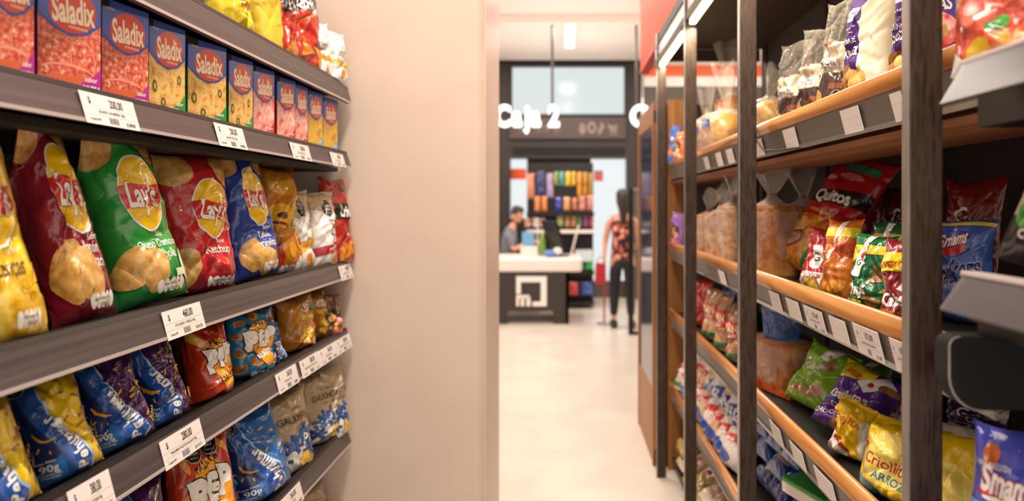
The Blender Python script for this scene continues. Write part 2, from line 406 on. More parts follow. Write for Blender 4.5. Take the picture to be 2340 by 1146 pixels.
def bag(name, label, cat, group, key, base, w, h, t, loc, rz, fin='film', seals=True, clear_above=None, clear='clear_film', lod=1, **kw):
    b = Bag(w, h, t, **kw); nu, nv = NU//lod, NV//lod
    us = np.linspace(-1, 1, nu+1); vs = np.linspace(0, 1, nv+1); U, V_ = np.meshgrid(us, vs); U = U.ravel(); V_ = V_.ravel()
    fr = b.raw(U, V_, 1); bk = b.raw(U, V_, -1); n1 = nu+1; m = len(U); Fc = []; Mt = []
    for j in range(nv):
        mt = clear if clear_above and vs[j] >= clear_above else base
        for i in range(nu):
            a = j*n1+i
            Fc += [[a, a+1, a+n1+1], [a, a+n1+1, a+n1], [m+a, m+a+n1, m+a+n1+1, m+a+1]]; Mt += [mt, mt, mt]
    mb = MB(); mb.add(np.concatenate([fr, bk]), Fc, Mt)
    if key:
        G = fr.reshape(nv+1, n1, 3); du_ = np.gradient(G, axis=1); dv_ = np.gradient(G, axis=0); Nn = np.cross(du_, dv_); Nn /= np.linalg.norm(Nn, axis=2)[..., None]+1e-12
        def gs(u, v):
            fu = np.clip((u+1)/2*nu, 0, nu-1e-6); fv = np.clip(v*nv, 0, nv-1e-6); i = fu.astype(int); j = fv.astype(int); p, q = (fu-i)[:, None], (fv-j)[:, None]
            def tri(A_):                                   # the same split of each cell into two triangles as the film under it
                lo = A_[j, i]*(1-p)+A_[j, i+1]*(p-q)+A_[j+1, i+1]*q; hi = A_[j, i]*(1-q)+A_[j+1, i]*(q-p)+A_[j+1, i+1]*p
                return np.where(p >= q, lo, hi)
            n = Nn[j, i]*(1-p)*(1-q)+Nn[j, i+1]*p*(1-q)+Nn[j+1, i]*(1-p)*q+Nn[j+1, i+1]*p*q
            return tri(G), n/(np.linalg.norm(n, axis=1)[:, None]+1e-12)
        drape(mb, key, gs, .0006*(1+lod*.5), .00016)
    allv = np.concatenate(mb.v); zmin = fr[:, 2].min(); loc = (loc[0], loc[1], loc[2]-min(zmin, bk[:, 2].min()))
    o = mb.build(name, fin=fin, smooth=True, loc=loc, rz=rz); tag(o, label, cat, group)
    if seals:
        top = clear if clear_above else base
        for nm, v0, v1 in (('top_seal', 1, 1.045),) :
            uu = np.linspace(-1, 1, 61); sm = MB(); rows = []
            for vv in (v0, (v0+v1)/2, v1-.004*0):
                vz = vv + (.004*(np.abs(((np.arange(61)) % 4)-2)-1) if vv == v1 else 0)
                p = b.raw(uu, np.ones(61)*1.0, 1); q = b.raw(uu, np.ones(61)*.985, 1); dirn = (p-q); dirn /= np.linalg.norm(dirn, axis=1)[:, None]+1e-9
                pp = p + dirn*((vz-1)*b.h)[:, None] if isinstance(vz, np.ndarray) else p + dirn*((vz-1)*b.h)
                pp[:, 1] += .0007*np.sin(np.arange(61)*1.9)
                rows.append(pp)
            th = np.array([0, .0006, 0]); A_ = np.concatenate(rows); n = 61
            F2 = [[r*n+i, r*n+i+1, (r+1)*n+i+1, (r+1)*n+i] for r in range(2) for i in range(n-1)]
            sm.add(np.concatenate([A_-th, A_+th]), F2+[[x+3*n for x in f[::-1]] for f in F2], top)
            sm.build(nm, parent=o, fin=fin, smooth=True)
    return o
def px2(x, Xc): return abs(Xc)*F/abs(x-CX)
def place(x0, x1, ytop, z, Xc, d, side):
    """where a pack showing between picture columns x0..x1 with its top at ytop stands, given the row distance Xc from the aisle axis and shelf height z"""
    xm = (x0+x1)/2; Y = px2(xm, Xc); r = math.radians(d)
    w = abs(x1-x0)*Y/F/(math.sin(r)+abs(Xc)/Y*math.cos(r))
    h = H-(ytop-CY)*Y/F-z
    rz = (math.pi/2-r) if side < 0 else -(math.pi/2-r)
    return (side*abs(Xc), Y, z), rz, w, h
# ------------------------------------------------------------------ printed designs (x -.5..+.5, y 0..A, in pack widths)
def D(key, A, *items): DES[key] = compile_design(items, A, diag=A > .6 and 'crackers' not in key)
WH = '#f4efe8'; BK = '#1c1512'
def seg(cx, cy, n, w, h, col): return [s for i in range(n) for s in E(cx+(i-(n-1)/2)*w, cy, w*.55, h, col)]
def nut(cx, cy): return seg(cx, cy, 5, .075, .05, WH) + T('Valor energ. 456', cx, cy+.012, .034, '#5a4a40') + T('19g 25g 2,1g', cx, cy-.024, .03, '#5a4a40')
def crisp(base, flav, dark, chips, extra=(), lx=.06):
    return [R(-.5, .5, 0, .32, dark), CH(-.36, 1.38, .24, '@chip', 3, 1.0, 80), CH(.38, 1.36, .2, '@chip', 5, 1.1, 60),
        BAND([(-.5, .36), (-.1, .3), (.5, .42)], .06, base),
        E(lx, .9, .265, .33, WH), E(lx, .9, .25, .312, '#f5c518'), P([(lx-.27, .98), (lx-.1, .99), (lx+.1, .95), (lx+.27, .96), (lx+.25, .8), (lx+.1, .77), (lx-.1, .8), (lx-.24, .78)], '#cf2a26'),
        T("Lay's", lx, .885, .3, WH, rot=-5, sx=.66, bold=.03, outline=('#a01c1c', .02)),
        T('Sabor', lx+.1, .55, .06, WH)] + flav + chips + [nut(.12, .12)] + list(extra)
D('crisp_classic', 1.5, *crisp('#f0c222', [T('Clasicas', .0, .45, .17, '#7a4a1c', sx=.85, bold=.012)], '#f2c92c',
   [CH(-.1, .16, .26, '@chipy', 1), CH(.25, .12, .2, '@chipy', 2)], lx=.02))
D('crisp_maroon', 1.5, *crisp('#8e1c30', [T('Jamón', .16, .48, .12, WH, sx=.85), T('Serrano', .16, .38, .12, WH, sx=.85)], '#7a1428',
   [CH(-.22, .34, .24, '@chip', 1), CH(-.02, .3, .2, '@chip', 2, 1.0)], lx=.12))
D('crisp_green', 1.5, *crisp('#2f9c3c', [T('Queso Cremoso', .1, .47, .1, WH, sx=.85), T('&Cebolla', .12, .37, .11, WH, sx=.85)], '#27883a',
   [CH(-.28, .3, .2, '@chip', 1), CH(-.06, .27, .2, '@chip', 4), E(.42, .26, .1, .14, WH), E(.43, .26, .06, .08, '#d8e8a0'), BAND([(.2, .2), (.42, .2)], .03, '#e6efc8')]))
D('crisp_red', 1.5, *crisp('#c4262c', [T('Ketchup', .1, .46, .13, WH, sx=.85)], '#b01f28',
   [CH(-.38, .28, .2, '@chip', 1, 1), BAND([(.1, .82), (.2, .76), (.3, .84), (.38, .7), (.3, .66)], .008, '#f0d080')]))
D('crisp_blue', 1.5, *crisp('#2b48a0', [T('Cebolla', .12, .47, .11, WH, sx=.85), T('Caramelizada', .12, .37, .11, WH, sx=.8)], '#1f3a90',
   [CH(-.22, .27, .2, '@chip', 1), CH(.02, .18, .19, '@chip', 6)]))
def crackers(food, band, name, small='sabor'):
    return [R(-.5, .5, 0, .98, food), BAND([(-.5, 1.02), (-.25, .86), (0, .8), (.25, .86), (.5, 1.04)], .05, '#3c4ba6'), P([(-.5, 1.0), (-.25, .86), (0, .8), (.25, .86), (.5, 1.02), (.5, 1.48), (-.5, 1.48)], '#4c60bc'),
        E(.04, 1.08, .38, .28, '#e0402a', 8), T('Saladix', .04, 1.09, .45, '#fff0d4', sx=.54, bold=.03, rot=3), T('HORNEADOS', .12, .875, .05, '#fff0d4'),
        T('Arcor', -.33, 1.36, .07, '#e8d060'),
        P([(-.5, .1), (-.2, .1), (.1, .14), (.35, .26), (.5, .42), (.5, 0), (-.5, 0)], band), T(small, .33, .24, .09, WH), T(name, .2, .11, .13, WH, bold=.03, sx=.85)]
D('salami_crackers', 1.48, *(crackers('@salami', '#b8248c', 'CALABRESA')[:1] + [E(-.2, .55, .26, .2, '#e07a58'), E(-.2, .55, .24, .18, '@salami'), E(.2, .48, .2, .26, '#e89070', 20), E(.2, .48, .18, .24, '@salami', 20), E(-.05, .3, .4, .1, '#e89878'), E(-.05, .28, .4, .09, '@salami'), E(.0, .18, .42, .07, '#d8603c')] + crackers('@salami', '#b8248c', 'CALABRESA')[1:]))
D('pizza_crackers', 1.48, *(crackers('@pizza', '#2c9440', 'PIZZA')[:1] + [P([(-.5, .2), (.1, .8), (.5, .5), (.45, .2)], '#e8b860'), P([(-.48, .2), (.08, .76), (.47, .5), (.42, .2)], '@pizza'), E(-.35, .45, .07, .1, '#6a5a20'), E(-.34, .45, .03, .05, '#c8a860'), E(.32, .62, .06, .08, '#6a5a20'), E(.32, .62, .025, .04, '#c8a860'), E(-.12, .22, .07, .08, '#6a5a20'), E(-.12, .22, .03, .04, '#c8a860')] + crackers('@pizza', '#2c9440', 'PIZZA')[1:]))
D('ham_crackers', 1.48, *(crackers('@pink', '#c8302c', 'JAMÓN')[:1] + [BAND([(-.5, .6), (-.2, .7), (0, .4), (.2, .7), (.5, .5)], .06, '#f6c4b8'), BAND([(-.5, .35), (-.15, .3), (.05, .6), (.25, .3), (.5, .35)], .05, '#f2a094')] + crackers('@pink', '#c8302c', 'JAMÓN')[1:]))
D('sticks_crackers', 1.48, *(crackers('@chipy', '#7cc0dc', 'CEREAL')[:1] + [E(-.15, .5, .25, .14, '#e8b040', 60), E(.2, .4, .22, .12, '#c88a20', 40), E(0, .25, .25, .1, '#e8b040', 20)] + crackers('@chipy', '#7cc0dc', 'CEREAL')[1:]))
def wave(bg, fleck):
    return [g if k < 17 else [(V-np.array([[.11, 0]]), f_, c_) for V, f_, c_ in g] for k, g in enumerate(wave0(bg, fleck))]
def wave0(bg, fleck):
    rn = random.Random(4); it = [R(-.5, .5, 0, 1.6, bg)]
    for i in range(16):
        x, y = rn.uniform(-.1, .48), rn.uniform(.1, 1.5); it.append(E(x, y, .055, .018, fleck, rn.uniform(0, 180)))
    return it + [P([(-.5, 0), (.1, 0), (.08, .35), (-.08, .7), (-.2, 1.05), (-.26, 1.6), (-.5, 1.6)], '#1f3474'), P([(-.5, 0), (.12, 0), (.1, .35), (-.12, .38), (-.38, .2), (-.5, .1)], '#2f78c8'),
        BAND([(.12, -.02), (.14, .2), (.08, .45), (-.05, .72), (-.16, .98), (-.21, 1.25), (-.22, 1.6)], [.2, .19, .16, .14, .125, .115, .11], '#9cc4e8'), BAND([(.1, -.02), (.12, .2), (.06, .45), (-.07, .72), (-.18, .98), (-.23, 1.25), (-.24, 1.6)], [.19, .18, .15, .13, .115, .105, .1], '#2456a8'),
        TP('Pehuamar', [(.14, .1), (.15, .28), (.1, .46), (-.01, .7), (-.12, .95), (-.17, 1.2), (-.19, 1.5)], .25, WH, sx=.8, gap=.07),
        BAND([(-.32, .78), (-.28, .66), (-.2, .6), (-.1, .58)], [.008, .018, .018, .008], '#f0a828'), BAND([(-.36, .66), (-.4, .63)], .01, '#f0a828'), BAND([(-.3, .56), (-.33, .5)], .01, '#f0a828'), BAND([(-.2, .5), (-.2, .43)], .01, '#f0a828'),
        T('Peso Neto', -.28, .34, .05, WH), T('90g', -.26, .25, .13, WH, bold=.015), T('Contenido neto', -.26, .17, .035, WH), T('INDUSTRIA', -.26, .13, .035, WH), OCT(-.3, 1.45, .1)]
D('wave_yellow', 1.6, *wave('#e8c020', '#a05c1c'), T('PALITOS', .34, .55, .07, '#7a5a20', rot=60), T('QUESO', .4, .45, .06, '#7a5a20', rot=60))
D('wave_purple', 1.6, *wave('#4c1c54', '#e0b030'), T('PAPAS', .38, .35, .07, '#e0b030', rot=70))
D('wave_blue', 1.6, *wave('#2a6cb4', '#d8a850'))
def pep(base, blob, t1, t2, g, shapes):
    return [R(-.5, .5, 0, 1.6, base)] + shapes + [E(.06, .86, .32, .42, blob, 8), E(.1, .5, .16, .28, blob, 10),
        T(t1, .02, 1.22, .15, BK, rot=14, sx=.8, bold=.015), T('P', -.18, .82, .6, WH, rot=10, sx=.8, bold=.075, outline=(BK, .03)), T('E', .05, .88, .5, WH, rot=4, sx=.75, bold=.07, outline=(BK, .03)), T('P', .25, .94, .5, WH, rot=-4, sx=.8, bold=.07, outline=(BK, .03)),
        T(t2, .08, .46, .13, BK if base[1:3] == 'c' else '#2a1810', rot=14, sx=.8, bold=.015), T(g, .0, .16, .14, '#2a1810', sx=.9, rot=6)]
D('pep_red', 1.6, *pep('#c2381e', '#f0a428', 'PALITOS', 'PANCETA', '84g', [E(-.4, 1.3, .09, .2, '#e0a830', 30), E(-.3, .9, .04, .14, '#e08020', -30), E(.42, .3, .1, .2, '#e07828', 20), P([(.1, 0), (.5, .3), (.5, 0)], '#e8843c')]))
def ring(x, y, r): return E(x, y, r, r*.9, '#d89040') + E(x-.02, y+.02, r*.85, r*.75, '#a86420') + E(x, y, r*.3, r*.25, '#2c6c90')
D('pep_blue', 1.6, *pep('#2a7ca8', '#f0a428', 'RUEDITAS', '', '', [ring(-.36, .55, .1), ring(-.1, .35, .13), ring(-.38, .2, .12), ring(-.4, .95, .08), ring(.36, 1.3, .1), ring(-.1, 1.4, .1), ring(.3, .3, .09), ring(-.35, 1.25, .09)]), T('RUEDITAS', .12, .5, .13, WH, rot=22, bold=.03, sx=.75, outline=(BK, .02)), T('SABOR', .34, .38, .07, WH, rot=22), nut(.0, .1))
D('pep_octagons', 1.6, *pep('#c2381e', '#f0a428', 'PALITOS', '', '', [E(-.3, .9, .04, .2, '#e8a030', -40), E(.3, 1.4, .04, .2, '#e8a030', 40), E(-.35, 1.3, .04, .16, '#e8a030', 20)]), OCT(-.2, 1.4, .14, 'EXCESO EN', 'GRASAS'), OCT(.12, 1.44, .15))
D('pep_blue_low', 1.6, *pep('#2a8cb8', '#f0a428', 'PEHU', '', '', [ring(-.36, .3, .1), ring(.3, .2, .1)]), OCT(-.15, 1.42, .16))
def xs(cx, cy, r):
    o = []
    for a in (45, -45):
        c, s = math.cos(math.radians(a)), math.sin(math.radians(a)); o += BAND([(cx-r*c, cy-r*s), (cx+r*c, cy+r*s)], r*.24, '#28508c')
    for dx, dy in ((0, 1), (1, 0), (-1, 0)): o += BAND([(cx+dx*r*.5, cy+dy*r*.5), (cx+dx*r*1.3, cy+dy*r*1.3)], r*.2, '#28508c')
    return o
D('field_beige', 1.6, P([(-.5, 0), (-.5, .5), (-.1, .62), (.5, .75), (.5, 0)], '#ece4da'), xs(-.15, .55, .2), xs(.18, .72, .2), xs(-.36, .28, .16), xs(.25, .42, .16), E(.18, .68, .08, .08, WH), E(.18, .68, .04, .04, '#28508c'),
  T('GAUCHITAS', .0, 1.12, .2, '#3c2c24', sx=.66, bold=.012, rot=3), T('con tomillo', .05, .96, .07, '#5a4438'), T('~ SAL MARINA ~', .05, 1.3, .05, '#5a4438'), CH(.1, .26, .14, '@chipy', 3, .8, 60), CH(.3, .18, .12, '@chipy', 5), E(-.1, .08, .2, .05, '#ece4da'))
def trian(cx, cy, r, rot=0, col='@chip'): return P([(cx+r*math.cos(math.radians(rot+a)), cy+r*math.sin(math.radians(rot+a))) for a in (90, 212, 328)], col)
D('tortilla_red', 1.5, P([(-.5, .2), (.5, .7), (.5, .55), (-.5, .0)], '#8c1c18'), BAND([(-.5, .75), (.5, 1.05)], .02, '#e88030'), R(-.46, .5, .98, 1.22, BK), T('Doritos', .02, 1.1, .28, WH, sx=.75, bold=.03, rot=-6), P([(.3, 1.0), (.5, .98), (.42, .82)], '#f0a030'), trian(-.2, .4, .2, 10, '@orangefood'), trian(.2, .3, .22, 40, '@orangefood'), trian(.35, .6, .14, 0, '@chip'), OCT(.25, 1.38, .11))
D('grill_red', 1.5, BAND([(-.5, 1.1), (.5, .8)], .02, BK), BAND([(-.5, 1.05), (.5, .75)], .012, '#e88030'), R(-.3, .5, .78, 1.06, BK), T('Lrito', .1, .92, .28, WH, sx=.75, bold=.03, rot=-4), CH(.2, .3, .2, '@orangefood', 2), CH(-.1, .2, .18, '@orangefood', 4), OCT(.2, 1.35, .13))
D('puffs_orange', 1.5, R(-.5, .5, 0, 1.5, '#c87818'), E(0, 1.3, .4, .2, '#e0a030'), ring(-.3, .4, .12), E(-.2, .8, .26, .18, '#f0b820'), E(.25, .92, .24, .16, '#f0b820'), E(-.2, .8, .1, .05, '#6a3010'), E(.28, .95, .09, .05, '#f4e8c8'), BAND([(-.4, .72), (-.1, .66), (.1, .76)], .02, '#8c3010'), R(-.1, .4, .62, .76, '#f4c430'), T('RINGS', .15, .69, .15, BK, bold=.02, sx=.8), E(.2, .42, .1, .13, '#e8a020'), E(.2, .42, .05, .06, '#8c3c10'), E(-.05, .3, .08, .1, '#e8a020'), E(.3, .2, .1, .12, '#e8a020'), E(-.35, .2, .12, .2, '#b8301c'), nut(-.1, .06))
D('toast_yellow', 1.4, P([(-.5, 1.0), (-.2, .9), (.3, 1.1), (.5, 1.0), (.5, 1.4), (-.5, 1.4)], '#b89c70'), OCT(-.08, 1.12, .2), T('TOS', .3, .82, .2, '#4a3c34', sx=.9, bold=.005), P([(-.5, .42), (.5, .64), (.5, .46), (-.5, .24)], '#f0b428'), T('SAL', -.1, .45, .09, WH, rot=12), CH(.1, .2, .12, '@orangefood', 2, .7, 60), CH(.25, .12, .1, '@chip', 3))
D('toast_red', 1.4, P([(-.5, 1.1), (.5, 1.0), (.5, 1.4), (-.5, 1.4)], '#b89c70'), OCT(.1, 1.12, .19), T('TOS', .15, .82, .22, '#4a3c34', sx=.9, bold=.005), T('Mini', .2, .62, .09, '#7a6a58'), P([(-.5, .36), (.5, .5), (.5, .34), (-.5, .2)], '#b01c30'), T('FINAS HIERBAS', .1, .37, .07, WH, rot=8), CH(.1, .16, .12, '@orangefood', 5, .7, 60), CH(.3, .14, .1, '@tomato', 3))
D('white_wave', 1.4, P([(-.5, .66), (0, .56), (.5, .62), (.5, .5), (0, .44), (-.5, .52)], '#f0b428'), CH(.0, .25, .14, '@orangefood', 5, .7, 60), T('Clasicos', .0, .85, .12, '#8c6c58'))
D('popcorn_yellow', 1.3, T('Papas', .05, .72, .2, '#5c3014', sx=.8, bold=.02), T('Pay', .1, .52, .2, '#b03c1c', sx=.8, bold=.02), T('fritas crocantes', .05, .34, .06, '#5c3014'), E(.25, .95, .14, .1, '#d03a28'))
D('corn_orange', 1.3, T('KIDY', .08, 1.0, .24, WH, sx=.8, bold=.03, outline=('#c86a28', .02)), R(-.12, .3, .72, .82, '#f0c840'), T('maiz', .1, .77, .09, '#8c3c18'), R(.22, .48, .9, 1.1, '#4c6434'), CH(-.05, .5, .12, '@chipy', 1), CH(.12, .4, .14, '@chipy', 2), CH(-.1, .3, .12, '@chipy', 3), CH(.3, .55, .1, '@orangefood', 4), CH(.25, .2, .12, '@chip', 5))
D('mix_brown', 1.3, E(0, .6, .36, .3, '#3c2018'), CH(-.1, .65, .16, '@chip', 1), CH(.15, .5, .15, '@pink', 2), CH(0, .35, .13, '@chipy', 3), E(.1, .2, .3, .1, '#c86458'))
D('cookies_blue', 1.4, T('OKEY', 0, .9, .24, WH, bold=.03), CH(.1, .5, .18, '@orangefood', 1, 1), CH(-.2, .4, .14, '@orangefood', 2, 1))
# right-hand rack
D('rice_flour', 2.1, R(-.5, .06, 0, 2.1, '#4c2c78'), R(-.5, .0, 0, .3, WH), E(-.2, 1.6, .24, .12, WH), T('NUTRIN', -.2, 1.6, .12, '#3c2468', sx=.85, bold=.015), T('libre de gluten', -.2, 1.36, .055, WH), R(-.25, -.05, 1.24, 1.26, '#e0a030'), T('HARINA DE', -.2, 1.1, .12, WH, sx=.7, bold=.025), T('ARROZ', -.2, .9, .2, WH, sx=.75, bold=.03), CH(-.22, .5, .2, '@brownchip', 1, 1), CH(.02, .42, .16, '@chip', 2, 1.2, 60), CH(-.3, .28, .2, '@brownchip', 4))
D('pizza_flour', 2.1, R(-.5, .5, 0, 2.1, '#5a3c88'), T('PARA', 0, 1.3, .14, WH, bold=.02), T('PIZZAS', 0, 1.1, .24, WH, sx=.8, bold=.03), E(0, .7, .44, .3, '@pink'), E(0, .7, .3, .2, '@chip'), E(-.1, .78, .08, .05, '#5a8c3c'), R(-.5, .5, 0, .3, '#e8dccc'))
D('nougat', 2.0, R(-.5, .5, .0, .66, '#4a342c'), BAND([(-.5, .64), (.5, .7)], .05, '#4a342c'), CH(-.25, .3, .16, '@chip', 1, 1), CH(-.05, .18, .14, '@crumb', 2), CH(.2, .2, .14, '@brownchip', 3), R(.1, .5, .44, .54, '#8c5030'), R(-.3, .3, .82, .96, WH), T('MAIZON', 0, .88, .13, '#5a4a40', sx=.85, bold=.015), T('de cacao', 0, .76, .07, '#5a4a40'), R(-.15, .1, 1.2, 1.24, '#b83028'), OCT(.3, .3, .13))
D('red_tortilla', 1.9, P([(-.5, .0), (-.5, .7), (0, .8), (.5, .7), (.5, 0)], '@orangefood'), CH(-.2, .5, .2, '@chip', 1), CH(.1, .3, .2, '@chip', 2), CH(-.15, .2, .18, '@orangefood', 5), P([(-.5, 1.15), (.5, 1.35), (.5, 1.1), (-.5, .95)], '#2a1c1a'), T('Quitos', .0, 1.15, .26, WH, rot=8, bold=.03, sx=.8, outline=(BK, .02)), P([(.1, 0), (.5, 0), (.5, .5), (.3, .6)], '#2c9448'), R(-.1, .4, 1.6, 1.72, '#3c8c5c'), T('con queso', .0, .88, .1, '#f0d040'), E(.1, 1.5, .2, .06, '#e0786c'), E(-.2, 1.42, .1, .04, '#e8a8a0'), E(-.15, .36, .2, .14, '#8c3c30', 30), E(-.15, .36, .14, .1, '#c8988c', 30))
D('nachos_red', 1.6, E(.05, .85, .22, .32, WH, -20), T('G', .05, .85, .3, BK, bold=.02), R(-.5, .5, 0, .45, WH), T('Cachos', 0, .38, .24, '#b82428', bold=.02, sx=.75, rot=6), CH(0, .14, .2, '@chipy', 2))
def seam(pre): return [BAND([(-.12, 1.3), (-.02, 1.5)], .09, WH), BAND([(-.02, 1.5), (0, 1.7)], .09, WH), BAND([(-.12, 1.32), (-.17, .9)], [.09, .12], WH), E(-.17, .84, .12, .1, WH), T('G', -.15, 1.05, .17, BK, bold=.01), E(-.1, 1.22, .04, .07, '#c8302c')]
D('chips_green', 1.65, R(-.5, .5, 1.25, 1.44, '#f0d428'), P([(-.5, .95), (-.1, 1.28), (-.5, 1.44)], '#f0d428'), T('NUEVO', -.25, 1.3, .1, '#d04c28', rot=12, bold=.015), trian(.28, .8, .26, 20, '@brownchip'), trian(-.36, .72, .18, 0, '@brownchip'), trian(.2, .24, .24, 40, '@brownchip'), trian(.45, .5, .1, 0), *seam(0), T('Chips', -.12, .5, .34, WH, rot=8, bold=.03, sx=.72), R(-.4, .0, .2, .27, '#d8d040'), T('ORGANICO', -.2, .24, .06, '#2c6c3c'))
D('chips_maroon', 1.65, P([(-.5, 1.0), (.5, 1.1), (.5, 1.44), (-.5, 1.4)], '#f0d428'), T('NUEVO', -.15, 1.16, .19, '#d04c28', rot=6, bold=.02), trian(-.32, .86, .16, 30), P([(.1, .7), (.4, 1.1), (.45, .6)], WH), T('Chips', -.02, .5, .38, WH, rot=8, bold=.035, sx=.75), T('VEGETALES HORNEADOS', 0, .26, .07, '#e8b040', bold=.012), T('SABOR JAMON', 0, .17, .06, '#e8b040'))
D('orange_puffs', 1.65, R(-.5, .5, 1.3, 1.5, '#f0d428'), R(.0, .5, .9, 1.2, '#c8502c'), BAND([(.1, 1.65), (.0, 1.1), (-.25, .6)], [.09, .06, .02], WH), CH(-.1, .22, .26, '@orangefood', 1), CH(.2, .3, .2, '@orangefood', 3), R(-.5, .5, 0, .12, '#e0a040'))
D('lime_crackers', 1.6, BAND([(.12, 1.6), (.02, 1.2)], .1, WH), E(.08, 1.34, .04, .05, '#c8302c'), T('Galletas', -.1, .98, .2, WH, rot=12, bold=.02, sx=.8), T('de arroz', -.05, .82, .14, WH, rot=12, sx=.8), CH(.2, 1.1, .18, '@crumb', 2, .5, 70), CH(.1, .4, .24, '@crumb', 1, .7, 60), CH(-.2, .3, .16, '@crumb', 4), T('30% menos', -.2, .6, .08, '#e8f0c0'))
D('purple_rice', 1.6, P([(-.5, 1.1), (.1, 1.3), (.1, 1.6), (-.5, 1.6)], '#e0c428'), E(-.2, 1.32, .14, .07, '#d87828'), BAND([(.35, 1.5), (.0, 1.1)], .13, WH), E(.12, 1.24, .05, .06, '#c8302c'), T('Galletas', -.08, .8, .28, WH, rot=14, bold=.03, sx=.72), T('DULCES', -.05, .56, .13, WH, rot=14, bold=.01), T('CHOCOLATE', -.12, .3, .15, WH, rot=14, sx=.72, bold=.025), CH(.15, .12, .2, '@brownchip', 3), CH(.38, 1.3, .12, '@brownchip', 5))
D('criollitas', 1.3, P([(-.5, 0), (-.5, .3), (-.2, .22), (.1, 0)], '#2c80a0'), E(.0, .62, .42, .42, '#f4d868'), T('Criollitas', .02, .56, .25, '#b83028', rot=-8, sx=.78, bold=.012), T('ARROZ', .05, .34, .17, '#2c80a0', bold=.02, rot=-8, sx=.8), E(-.4, .75, .05, .05, '#c83028'), CH(.4, .12, .15, '@crumb', 1))
D('criollitas_white', 1.3, P([(-.5, 0), (-.5, .55), (-.1, .35), (.2, 0)], '#ece0d0'), BAND([(-.5, .6), (-.1, .38), (.2, 0)], .04, '#b04028'), T('Criollitas', 0, .85, .25, '#c86030', rot=-10, sx=.78, bold=.012), E(.4, .5, .1, .4, '#f0e8dc'))
D('blue_crackers', .8, R(-.5, .5, .77, .8, '#e8d030'), R(-.5, .5, .0, .5, '#4c78c8'), BAND([(-.2, .58), (0, .55), (.2, .6)], .03, '#c8302c'), T('Smams', 0, .66, .15, WH, rot=8, bold=.03, outline=('#c8302c', .03)), T('Crackers', .0, .4, .27, '#2c2c80', sx=.85, bold=.03, rot=8, outline=(WH, .02)), CH(.3, .1, .1, '@chip', 1))
D('sweet_pack', 1.2, R(-.5, .5, 0, .62, '#6ca8dc'), BAND([(-.36, .72), (0, .66), (.36, .74)], [.02, .05, .02], '#c8302c'), T('Smams', 0, .82, .32, WH, rot=-4, bold=.035, sx=.75, outline=('#c8302c', .035)), BAND([(-.3, .68), (0, .66), (.3, .7)], [.01, .03, .01], WH), T('BUDIN', .05, .48, .24, WH, bold=.02, sx=.8, rot=-6, outline=('#3c3c90', .03)), T('VAINILLA', .05, .3, .12, WH, rot=-6), E(-.25, 1.02, .1, .08, '#c86428'), T('LIBRE DE GLUTEN', -.2, .94, .05, WH), E(-.38, .2, .16, .12, WH), E(-.38, .2, .13, .09, '#d04038'))
D('pasta_bag', .9,  P([(-.5, .0), (-.5, .5), (-.2, .85), (.5, .85), (.5, 0)], '@tomato'), CH(-.24, .13, .12, '@chipy', 1), CH(-.02, .14, .13, '@pasta', 3), CH(.3, .2, .2, '@pasta', 3), CH(-.3, .5, .1, '@pink', 5), E(-.02, .32, .09, .06, '@leaf', 20), E(-.13, .29, .06, .05, '@leaf'), BAND([(.0, .86), (.12, .8), (.34, .7)], .05, '#f0d8a0'), BAND([(-.06, .9), (.2, .74), (.4, .66)], .012, '#7c3c9c'), P([(-.5, .0), (-.5, .2), (-.3, .0)], WH))
D('spaghetti_bag', 1.3, R(-.5, .5, 0, .38, '#26201e'), E(.15, .7, .36, .36, WH), E(.2, .68, .28, .28, '@pasta'), CH(.1, .6, .2, '@chipy', 2), CH(.3, .8, .16, '@tomato', 3), E(-.3, .42, .14, .16, '@leaf'), E(-.02, .42, .16, .17, '@tomato'), T('CON VEGETALES', .05, .22, .1, WH), T('400 g', .3, .1, .08, WH))
D('cracker_box', .7, P([(-.5, .5), (.5, .5), (.5, .7), (-.5, .7)], '#e8dccc'), R(-.5, .5, 0, .32, '#3c9440'), E(0, .42, .3, .12, WH), T('SALVADO', 0, .42, .12, '#c83028', bold=.02))
D('bread_blue', 1.6, BAND([(-.5, .9), (.5, 1.1)], .14, '#2c50a8'), BAND([(-.5, .55), (.5, .7)], .08, '#c8302c'), T('PAN', 0, 1.0, .3, WH, bold=.03), T('blanco', 0, .6, .15, WH), E(0, .25, .3, .14, '#2c50a8'))
D('bread_navy', 1.6, BAND([(-.5, .9), (.5, 1.1)], .1, '#c8bcb4'), BAND([(-.5, .5), (.5, .6)], .06, '#a83030'), T('PAN', 0, 1.0, .2, '#1f3c84', bold=.03), E(.2, .3, .2, .1, '#b08858'))
D('bread_red', 1.6, R(-.5, .5, .7, 1.2, '#c42c28'), T('PAN', 0, .98, .34, '#f4e0b0', bold=.03), T('lactal', 0, .8, .18, WH), R(-.5, .5, .16, .3, '#2c6c3c'))
D('grain_pack', .6, R(-.35, .35, .18, .42, '#e0b8a8'), T('mix', 0, .3, .14, '#7c2c28', bold=.02))
D('gluten_white', 1.2, T('Galletas', 0, .85, .2, '#b02438', bold=.02), E(.1, .5, .26, .12, '@brownchip', -20), E(-.2, .3, .2, .1, '@brownchip', -20), R(-.5, .5, 0, .12, '#2c80a0'))
D('dark_g', 1.4, BAND([(-.3, .7), (.3, .62)], .03, '#c8a830'), T('G', -.1, 1.0, .3, '#e8e0d8', bold=.02), CH(.2, .5, .22, '@brownchip', 1), E(.1, .9, .24, .1, '#3c2c28'), T('Gas', .1, .9, .18, '#c8b8a8'))
